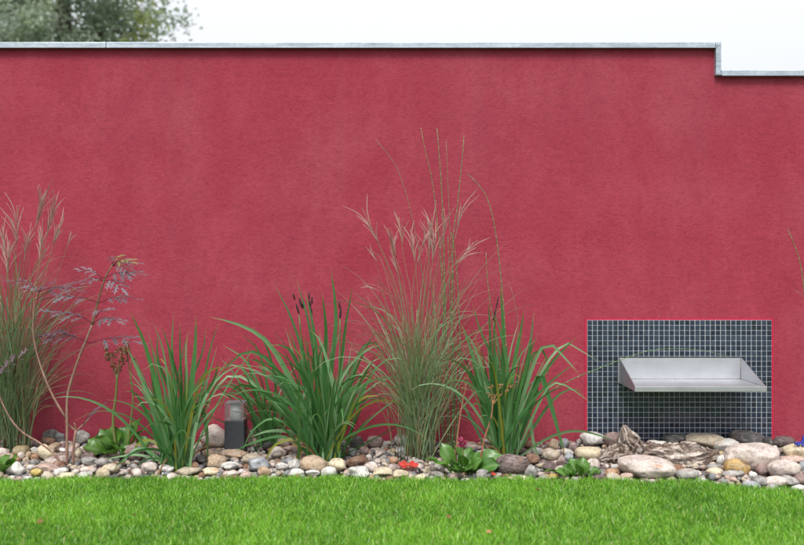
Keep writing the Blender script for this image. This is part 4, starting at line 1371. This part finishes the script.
horsetail(452, 450, -0.17, 'slender horsetail with tall jointed stems behind the middle feather grass', [
    ([(450, 450), (446, 330), (443, 220), (440, 165), (437, 128)], -.14, .0042, False),
    ([(453, 450), (452, 330), (453, 240), (457, 210), (463, 150), (464, 135)], -.12, .0042, False),
    ([(448, 450), (444, 330), (440, 250), (432, 180), (425, 150), (421, 128)], -.13, .0034, False),
    ([(455, 450), (456, 330), (450, 230), (447, 160), (446, 140)], -.12, .0032, True),
    ([(445, 450), (430, 330), (416, 235), (400, 175), (385, 150), (376, 140)], -.15, .0034, True),
    ([(456, 450), (460, 350), (456, 260), (451, 232)], -.14, .0042, False),
    ([(444, 450), (441, 380), (444, 300), (442, 262)], -.12, .0038, False),
    ([(451, 450), (455, 380), (451, 320), (448, 236)], -.15, .0038, False),
    ([(447, 450), (438, 360), (430, 270), (427, 215)], -.12, .0030, True)])
horsetail(507, 446, -0.2, 'horsetail stems rising out of the right iris clump, one bent over at top', [
    ([(508, 446), (507, 370), (503, 300), (496, 235), (486, 195), (468, 174)], -.16, .0040, False),
    ([(503, 446), (500, 370), (490, 300), (487, 275), (486, 252)], -.16, .0034, False),
    ([(506, 446), (512, 370), (518, 330), (514, 300), (510, 285)], -.16, .0028, True),
    ([(510, 446), (530, 408), (565, 383), (605, 366), (652, 350), (700, 350), (728, 357)], -.33, .0030, False)])
horsetail(812, 440, -0.12, 'lone horsetail stems leaning in at the right picture edge', [
    ([(812, 440), (808, 340), (804, 290), (799, 258), (788, 229)], -.10, .0040, False),
    ([(816, 440), (815, 340), (806, 300), (794, 290)], -.10, .0022, True)])


# leathery rosette plants
def rosette_leaf(parent, base, tip, w, matl, r_, cup=.18):
    """obovate leaf: short stalk, then a wavy cupped blade"""
    L = (tip - base).length
    ax = (tip - base).normalized()
    up = Vector((0, -.35, 1)); side = ax.cross(up); side = side.normalized() if side.length > .05 else Vector((1, 0, 0))
    side = Quaternion(ax, r_.uniform(-.8, .8)) @ side
    nn = side.cross(ax).normalized()
    q = MB(); nu, nv = 7, 11
    v, uv = [], []
    ph = r_.uniform(0, 6.28)
    for i in range(nv):
        t = i / (nv - 1)
        if t < .22: ww = .12
        else:
            s = (t - .22) / .78
            ww = max(math.sin(math.pi * min(s * .52 + .48 * s ** 2.2, 1)) ** .62, .0) if s < 1 else .02
            ww = max(ww, .13 if s < .5 else .03)
        arcz = math.sin(t * math.pi * .6) * .12 * L - t * t * .16 * L
        for k in range(nu):
            u_ = k / (nu - 1) * 2 - 1
            wav = .085 * w * math.sin(t * 13 + ph + u_ * 1.5) * abs(u_) ** 1.5
            v.append(base + ax * (t * L * (1 + .05 * (1 - u_ * u_) * t)) + side * (u_ * ww * w * .5) + nn * (arcz + cup * w * u_ * u_ * ww + wav))
            uv.append((k / (nu - 1), t))
    f = [(i * nu + k, i * nu + k + 1, (i + 1) * nu + k + 1, (i + 1) * nu + k) for i in range(nv - 1) for k in range(nu - 1)]
    q.add(v, f, uv)
    return q.build('leaf', matl, parent)


def rosette(px, py, Y, label, leaves, seed, fill=0, size=.09):
    r_ = random.Random(seed)
    base = P(px, py, Y); base.z = zg(base.x, Y) - 0.008
    t = empty('leathery_plant', base, label, 'leafy plant', 'leathery rosette plants')
    for (tx, ty, w, dy) in leaves:
        tip = P(tx, ty, Y + dy)
        b0 = base + Vector(((tip.x - base.x) * .25, dy * .25, 0))
        rosette_leaf(t, b0, tip, w * .74 * (CAM_D + Y) / FPX, M['bergenia'], r_)
    for k in range(fill):
        az = r_.uniform(0, 6.28); e = r_.uniform(.25, 1.1); L = size * r_.uniform(.6, 1.1)
        b0 = base + Vector((r_.gauss(0, .02), r_.gauss(0, .015), 0))
        tip = b0 + Vector((math.cos(az) * math.cos(e), math.sin(az) * math.cos(e) * .8 - .15, math.sin(e))) * L
        tip.z = max(tip.z, zg(tip.x, tip.y) + .02)
        rosette_leaf(t, b0, tip, L * r_.uniform(.55, .75), M['bergenia'], r_)
    return t


def flower_stalk(parent, path, Y0, Y1, r, stalk_mat, head_mat, heads, hn, hr, seed, fl=.010):
    r_ = random.Random(seed)
    pp = catmull(px_path(path, Y0, Y1), 12)
    q = MB(); q.tube(pp, np.linspace(r, r * .6, 12), 7)
    o = q.build('flower_stalk', stalk_mat, parent)
    for hx, hy in heads:
        c_ = P(hx, hy, Y1)
        qh = MB()
        qh.tube(catmull([pp[-2], pp[-1].lerp(c_, .5), c_], 6), r * .4, 5)
        for k in range(hn):
            d = Vector((r_.gauss(0, 1), r_.gauss(0, 1), r_.gauss(.5, 1))).normalized()
            a = c_ + d * hr * r_.uniform(.1, .55)
            e = c_ + d * hr * r_.uniform(.7, 1.15)
            n_q = d.orthogonal().normalized()
            qh.tube([a, a.lerp(e, .5), e], [fl * .16, fl * .42, fl * .5], 5, cap=False)
            # shrivelled petals
            for j in range(2):
                s_ = Quaternion(d, r_.uniform(0, 6.28)) @ n_q
                p1 = e + d * fl * .6 + s_ * fl * r_.uniform(.3, .9)
                qh.ribbon([e - s_ * fl * .1, e.lerp(p1, .6) + d * fl * .1, p1], [fl * .45, fl * .5, fl * .12], s_.cross(d), .1)
        qh.build('flower_head', head_mat, o)
    return o


pl1 = rosette(122, 452, -0.24, 'large leathery leaves with two dried flower stalks left of the left iris clump', [
    (84, 447, 26, -.06), (95, 438, 22, -.08), (150, 440, 24, -.02), (140, 418, 26, .06), (112, 426, 26, .03), (100, 430, 24, .02), (130, 425, 30, .05), (106, 452, 22, -.12), (145, 428, 22, 0), (88, 440, 20, .0)], 71, 10, .10)
flower_stalk(pl1, [(116, 450), (113, 420), (116, 395), (117, 374)], -.24, -.24, .0075, M['bergenia_stalk'], M['dry_flower'], [(112, 358), (121, 352), (117, 366), (124, 362), (106, 352)], 11, .026, 2, .011)
flower_stalk(pl1, [(127, 450), (131, 420), (133, 398), (130, 372)], -.22, -.22, .006, M['bergenia_stalk'], M['dry_flower'], [(127, 352), (132, 360), (125, 346)], 9, .022, 4, .010)
pl2 = rosette(463, 469, -0.50, 'leathery plant with a pink bud at the lawn edge below the middle feather grass', [
    (442, 444, 20, .02), (455, 444, 18, .05), (462, 455, 17, -.06), (424, 458, 20, -.04), (436, 462, 18, -.08), (450, 456, 20, -.02), (478, 452, 22, .02), (503, 456, 34, -.02), (498, 464, 26, -.08),
    (482, 460, 20, -.06), (455, 467, 16, -.12), (488, 450, 16, .06), (470, 447, 18, .06), (472, 466, 18, -.10)], 72, 20, .075)
flower_stalk(pl2, [(463, 466), (463, 455), (462, 447)], -.52, -.52, .007, M['bergenia_stalk'], M['pink_bud'], [(461, 441), (464, 444), (462, 446)], 12, .014, 6, .009)
flower_stalk(pl2, [(456, 464), (457, 440), (462, 405), (468, 377)], -.46, -.40, .0035, M['red_stalk'], M['dry_flower'], [(463, 390), (470, 388), (466, 380)], 6, .014, 7, .007)
flower_stalk(pl2, [(480, 462), (484, 440), (491, 418), (493, 400)], -.46, -.40, .004, M['red_stalk'], M['tan_flower'], [(491, 388), (501, 386), (509, 389), (496, 396), (504, 394), (511, 387), (489, 394)], 5, .012, 8, .007)
rosette(580, 474, -0.56, 'small leathery plant at the lawn edge left of the driftwood', [
    (570, 458, 15, .02), (583, 457, 15, .03), (577, 464, 16, -.05), (590, 463, 15, -.02), (563, 466, 16, -.02), (545, 470, 14, .0), (556, 471, 14, -.05), (598, 468, 13, 0), (586, 470, 14, -.07)], 73, 14, .05)
rosette(-4, 472, -0.50, 'big green leathery leaves in the lower left corner', [
    (18, 462, 20, -.02), (4, 464, 18, -.10), (-8, 450, 22, .05), (2, 457, 20, .0)], 74, 5, .09)

# black elder
EY = -0.42
eb = P(68, 466, EY); eb.z = zg(eb.x, EY) - .01
elder = empty('elder_shrub', eb, 'young black elder with bare brown stems and lacy purple grey leaves at left', 'shrub')
def estem(path, Y0, Y1, r0, r1, mk='elder_bark', n=18, foot=True):
    pp = px_path(path, Y0, Y1)
    if foot: pp[0].z = zg(pp[0].x, Y0) - .01
    pp = catmull(pp, n)
    rr = np.linspace(r0, r1, n)
    r_ = random.Random(int(path[-1][0]))
    rr = [x * (1.25 if k % 4 == 2 else 1) for k, x in enumerate(rr)]
    q = MB(); q.tube(pp, rr, 8)
    return q.build('stem', M[mk], elder)
estem([(67, 468), (67, 430), (67, 400), (70, 385), (78, 360), (86, 340), (92, 325)], EY, EY + .02, .0058, .0046)
estem([(92, 325), (97, 305), (103, 284), (108, 272), (113, 264)], EY + .02, EY + .02, .0044, .0026, 'elder_shoot', foot=False)
estem([(66, 418), (55, 400), (45, 378), (36, 350), (33, 325), (36, 300), (39, 290)], EY, EY + .04, .0048, .0026, foot=False)
estem([(65, 467), (55, 455), (40, 443), (22, 432), (10, 418), (0, 398), (-8, 380)], EY, EY - .02, .0046, .0028)
estem([(73, 468), (74, 445), (76, 430)], EY + .02, EY + .03, .0058, .0052, n=8)
estem([(76, 431), (70, 426), (66, 421)], EY + .03, EY + .02, .0046, .0036, n=6, foot=False)
estem([(76, 431), (83, 425), (89, 418)], EY + .03, EY + .04, .0040, .0030, n=6, foot=False)
estem([(76, 430), (75, 425), (74, 423)], EY + .03, EY + .02, .0036, .0030, n=4, foot=False)


def elder_leaf(bx, by, tx, ty, mk, seed, dy=-.03, wide=1.2, sag=4):
    r_ = random.Random(seed)
    a = P(bx, by, EY + .02)
    e = P(tx, ty, EY + .02 + dy)
    mid_ = P((bx + tx) / 2, (by + ty) / 2 - sag, EY + .02 + dy * .5)
    rach = catmull([a, mid_, e], 10)
    q = MB(); q.tube(rach, np.linspace(.0017, .0007, 10), 5)
    L = (e - a).length
    t = q.build('leaf', M['elder_petiole'], elder)
    ql = MB()
    dirn = (e - a).normalized()
    # lies roughly flat, edge seen from in front
    flat = dirn.cross(Vector((0, -.28, 1))).normalized()
    npair = 3
    slots = [(.40 + .6 * k / npair, s) for k in range(npair) for s in (-1, 1)] + [(1.0, 0)]
    for (pt, sgn) in slots:
        p0 = rach[min(int(pt * 9), 9)]
        ll = (.062 * wide) * (1.1 - .35 * abs(pt - .7)) * r_.uniform(.8, 1.1) * (min(L / .16, 1.1) * .75 + .25)
        d2 = (dirn * (.75 if sgn else 1) + flat * sgn * .8 + Vector((0, 0, r_.uniform(-.2, .14)))).normalized()
        nside = d2.cross(Vector((r_.gauss(0, .2), -.3 + r_.gauss(0, .25), 1))).normalized()
        cen = [p0 + d2 * ll * s + Vector((0, 0, -.25 * ll * s * s)) for s in (0, .35, .7, 1)]
        ql.ribbon(catmull(cen, 6), [ll * x for x in (.05, .13, .15, .12, .08, .01)], nside, .08)
        # finely cut lobes of the leaflet
        for s in (.32, .66):
            for sd in (-1, 1):
                r0 = p0 + d2 * ll * s + Vector((0, 0, -.25 * ll * s * s))
                d3 = (d2 * 1.0 + nside * sd * .75).normalized()
                l3 = ll * .42 * (1.05 - s * .5)
                ql.ribbon([r0, r0 + d3 * l3 * .55, r0 + d3 * l3 + Vector((0, 0, -.1 * l3))], [ll * .06, ll * .085, ll * .008], d3.cross(Vector((0, -.4, 1))).normalized(), .08)
    ql.build('leaflets', M[mk], t)
for i, a_ in enumerate([
    (103, 279, 82, 271, 'elder', -.03), (103, 281, 88, 283, 'elder', -.06), (104, 278, 134, 275, 'elder', -.04), (104, 281, 121, 288, 'elder', -.07),
    (99, 303, 54, 298, 'elder', -.08), (99, 303, 129, 300, 'elder', -.02), (95, 324, 55, 313, 'elder', -.06), (94, 322, 116, 321, 'elder', -.08), (96, 318, 104, 311, 'elder', -.10),
    (112, 266, 133, 263, 'elder', .02), (112, 265, 120, 258, 'elder_young', -.02), (113, 265, 130, 262, 'elder_young', -.03), (112, 266, 112, 259, 'elder_dull', .02), (113, 266, 128, 272, 'elder', -.05),
    (39, 291, 14, 281, 'elder_dull', .02), (38, 292, 72, 290, 'elder_dull', -.02), (37, 296, 50, 285, 'elder_dull', -.06), (36, 300, 72, 285, 'elder_dull', .03), (38, 292, 28, 290, 'elder', -.08),
    (90, 343, 48, 336, 'elder_dull', -.05), (90, 343, 132, 341, 'elder', -.04), (34, 340, 58, 334, 'elder_dull', -.05),
    (-6, 384, 18, 358, 'elder_dull', .06), (83, 425, 99, 409, 'elder_dull', -.04)]):
    elder_leaf(*a_[:5], 300 + i, a_[5])

# ------------------------------------------------------------------ fallen leaves
def fallen_leaf(px, py, Y, size, matl, label, lobes=0, rot=0.0, lift=.012, tilt=0.35, z=None):
    c_ = P(px, py, Y)
    q = MB(); n = 26; v = []; uv = []
    v.append((0, 0, 0)); uv.append((.5, .3))
    for ring in (.5, 1.0):
        for k in range(n):
            an = 2 * math.pi * k / n
            r = (1 + (.2 if lobes else 0) * math.cos(lobes * an) + (.0 if lobes else .16 * math.sin(an * 5 + px))) * (0.9 if lobes else (.55 + .45 * abs(math.cos(an)))) * ring * size
            v.append((r * math.cos(an), r * math.sin(an), (.3 if lobes else .75) * r * r / size * abs(math.sin(an)) + .16 * size * math.sin(an * 3 + px) * ring))
            uv.append((.5 + .5 * math.cos(an) * ring, .4 + .2 * math.sin(an)))
    f = [(0, 1 + k, 1 + (k + 1) % n) for k in range(n)] + [(1 + k, 1 + n + k, 1 + n + (k + 1) % n, 1 + (k + 1) % n) for k in range(n)]
    R = Matrix.Rotation(rot, 3, 'Z') @ Matrix.Rotation(tilt, 3, 'X')
    c2 = Vector(c_)
    if z is not None: c2.z = z
    q.add([R @ Vector(p) + c2 for p in v], f, uv)
    a_ = R @ Vector((-size * .8, 0, .1 * size)) + c2
    q.tube([c2, a_, a_ + R @ Vector((-size * .5, size * .1, .15 * size))], .0011, 4)
    q.build('fallen_leaf', matl, origin=c2, label=label, cat='leaf', group='fallen leaves')
fallen_leaf(409, 466, -0.50, .043, M['red_leaf'], 'bright red fallen leaf on the stones left of the leathery plant', 7, .3, tilt=.16)
fallen_leaf(493, 474, -0.62, .014, M['red_leaf'], 'tiny curled reddish leaf at the lawn edge under the leathery plant', 0, 1.0, tilt=.8)
def lawn_y(py, z=.05): return (CAM_H - z) * FPX / (py - 272.5) - CAM_D
for (fx, fy, sz, mk, lab) in [(40, 522, .013, 'dry_leaf', 'curled brown leaf lying in the lawn at lower left'), (449, 517, .009, 'dry_leaf', 'dark brown leaf scrap on the lawn left of centre bottom'),
                              (489, 532, .009, 'tan_flower', 'orange tan leaf scrap near the bottom edge of the lawn'), (537, 489, .008, 'tan_flower', 'small tan leaf scrap on the lawn below the right iris'),
                              (133, 515, .008, 'dry_flower', 'small brown leaf scrap in the lawn below the left iris')]:
    fallen_leaf(fx, fy, lawn_y(fy), sz, M[mk], lab, 0, random.uniform(0, 6), tilt=.5)

# ------------------------------------------------------------------ lawn grass
def blades(xy, h, w, cols, seed):
    r_ = np.random.default_rng(seed)
    n = len(xy)
    az = r_.uniform(0, 2 * np.pi, n); lean = np.abs(r_.normal(0, .5, n)) + .08
    fa = az + r_.uniform(-1.2, 1.2, n) + np.pi / 2
    wx, wy = np.cos(fa) * w / 2, np.sin(fa) * w / 2
    dx, dy = np.cos(az) * np.sin(lean), np.sin(az) * np.sin(lean)
    dz = np.cos(lean)
    bend = r_.uniform(.2, 1.1, n)
    b0 = np.stack([xy[:, 0], xy[:, 1], np.full(n, -0.004)], 1)
    def at(t, wf):
        hx = dx * h * t * (1 + bend * t * .8); hy = dy * h * t * (1 + bend * t * .8); hz = dz * h * t * (1 - .28 * bend * t)
        c_ = b0 + np.stack([hx, hy, hz], 1)
        o_ = np.stack([wx * wf, wy * wf, np.zeros(n)], 1)
        return c_ - o_, c_ + o_
    l0, r0 = at(0, 1.0); l1, r1 = at(.42, .95); l2, r2 = at(.75, .62); tp, _ = at(1.0, 0)
    V_ = np.stack([l0, r0, l1, r1, l2, r2, tp], 1).reshape(-1, 3)
    k = np.arange(n)[:, None] * 7
    F_ = np.concatenate([k + np.array([0, 1, 3]), k + np.array([0, 3, 2]), k + np.array([2, 3, 5]), k + np.array([2, 5, 4]), k + np.array([4, 5, 6])], 0)
    return V_, F_, np.repeat(cols, 7, 0)
def sample_lawn(n, x0, x1, y0, seed):
    r_ = np.random.default_rng(seed)
    x = r_.uniform(x0, x1, n); y = r_.uniform(y0, -0.55, n)
    e = np.array([edge_y(a) for a in x]) - 0.012 + 0.02 * np.sin(x * 17) + .012 * np.sin(x * 41 + 1) + r_.normal(0, .012, n)
    k = y < e
    return np.stack([x[k], y[k]], 1)
gx = np.concatenate([sample_lawn(340000, -2.15, 2.15, -2.1, 1), sample_lawn(34000, -4.5, 4.5, -4.0, 2)])
n = len(gx)
cl = np.array([mnoise.noise((a * 3.2, b_ * 3.2, 1)) for a, b_ in gx[:: 1]])
fine_ = np.array([mnoise.noise((a * 14, b_ * 14, 7)) for a, b_ in gx[:: 1]])
hgt = rng.uniform(.018, .040, n) * (1 + .2 * cl + .15 * fine_) + np.where(rng.random(n) < .02, .016, 0)
wd = rng.uniform(.0014, .0029, n)
gA, gB = np.array([.046, .185, .008]), np.array([.250, .520, .042])
tt = np.clip(rng.uniform(-.1, 1.15, n) * .8 + .38 * (cl + .25) + .2 * fine_, 0, 1)[:, None]
gc = gA * (1 - tt) + gB * tt
pick = rng.random(n)
gc = np.where((pick < .03)[:, None], np.array([.52, .48, .20]) * rng.uniform(.7, 1.1, n)[:, None], gc)
gc = np.where(((pick > .035) & (pick < .12))[:, None], gc * np.array([1.7, 1.3, 2.8]), gc)
gc = np.concatenate([gc, np.ones((n, 1))], 1)
Vg, Fg, Cg = blades(gx, hgt, wd, gc, 12)
tag(numpy_mesh('grass', Vg, Fg, Cg, M['grass']), 'short fresh green lawn grass across the whole foreground', 'grass', kind='stuff')

# ------------------------------------------------------------------ tree far behind the wall
TY = 13.0
tb = P(62, 0, TY); tb.z = -0.06
tree = empty('tree', tb, 'tall leafy green tree standing far behind the wall at upper left', 'tree')
tq = MB()
cz = P(0, -60, TY).z
top = Vector((tb.x + .2, TY, cz + 2.6))
trunk = catmull([tb, tb + Vector((.1, 0, 2.4)), Vector((tb.x + .05, TY, cz - .6)), top], 16)
tq.tube(trunk, np.linspace(.26, .04, 16), 10)
tr_ = random.Random(77)
limbs = []
for k in range(30):
    s = tr_.uniform(.38, .95); a = trunk[int(s * 15)]
    az = tr_.uniform(0, 6.28); ln = tr_.uniform(1.3, 2.3) * (1.15 - .45 * s)
    e = a + Vector((math.cos(az) * ln, math.sin(az) * ln, ln * tr_.uniform(.05, .75)))
    pp = catmull([a, a.lerp(e, .5) + Vector((0, 0, .2)), e], 9)
    tq.tube(pp, np.linspace(.07, .012, 9), 6)
    limbs.append(pp)
    for j in range(5):
        b0 = pp[tr_.randint(3, 8)]
        e2 = b0 + Vector((tr_.gauss(0, .55), tr_.gauss(0, .55), tr_.gauss(.1, .35)))
        tq.tube([b0, b0.lerp(e2, .5) + Vector((0, 0, .06)), e2], [.018, .012, .005], 4)
        limbs.append([b0, b0.lerp(e2, .5), e2])
tq.build('trunk', M['bark'], tree)
cl_pts = []
r_ = np.random.default_rng(9)
for pp in limbs:
    for p_ in pp[len(pp) // 3:]:
        if r_.random() < .62: cl_pts.append((np.array(p_) + r_.normal(0, .16, 3), r_.uniform(.22, .48)))
# crown bulk, uneven, open at the lower left
for k in range(300):
    d = r_.normal(0, 1, 3); d /= np.linalg.norm(d)
    rad = r_.uniform(.35, 1.0) ** .6
    p_ = np.array([tb.x - .1, TY, cz]) + d * rad * np.array([2.25, 2.0, 3.0])
    if mnoise.noise(Vector(p_) * .8) < -.16: continue
    cl_pts.append((p_, r_.uniform(.25, .5)))
LV, LC = [], []
for p_, s in cl_pts:
    k = int(150 * (s / .4) ** 2)
    q_ = p_ + np.clip(r_.normal(0, s * .52, (k, 3)), -s * 1.3, s * 1.3) * np.array([1, 1, .75])
    LV.append(q_)
    tone = r_.uniform(0, 1)
    c_ = np.array([.33, .375, .34]) * (1 - tone) + np.array([.44, .49, .40]) * tone  # leaf tones paled to stand in for veiling glare over the far tree
    if p_[0] > tb.x + .75 and p_[1] < TY and tone > .45: c_ = np.array([.42, .46, .20])   # a branch of young yellow green leaves
    LC.append(np.clip(c_[None] * r_.uniform(.75, 1.3, (k, 1)), 0, 1))
LV = np.concatenate(LV); LC = np.concatenate(LC); n = len(LV)
a = r_.normal(0, 1, (n, 3)); a[:, 2] *= .6; a /= np.linalg.norm(a, axis=1)[:, None]
b2 = np.cross(a, r_.normal(0, 1, (n, 3))); b2 /= np.linalg.norm(b2, axis=1)[:, None]
sz = r_.uniform(.04, .085, n)[:, None]
V_ = np.stack([LV - a * sz, LV + b2 * sz * .42, LV + a * sz, LV - b2 * sz * .42], 1).reshape(-1, 3) - np.array(tb)
F_ = (np.arange(n)[:, None] * 4 + np.array([0, 1, 2, 3]))
crown = numpy_mesh('crown', V_, F_, np.repeat(np.concatenate([LC, np.ones((n, 1))], 1), 4, 0), M['tree_leaf'], smooth=False)
crown.parent = tree
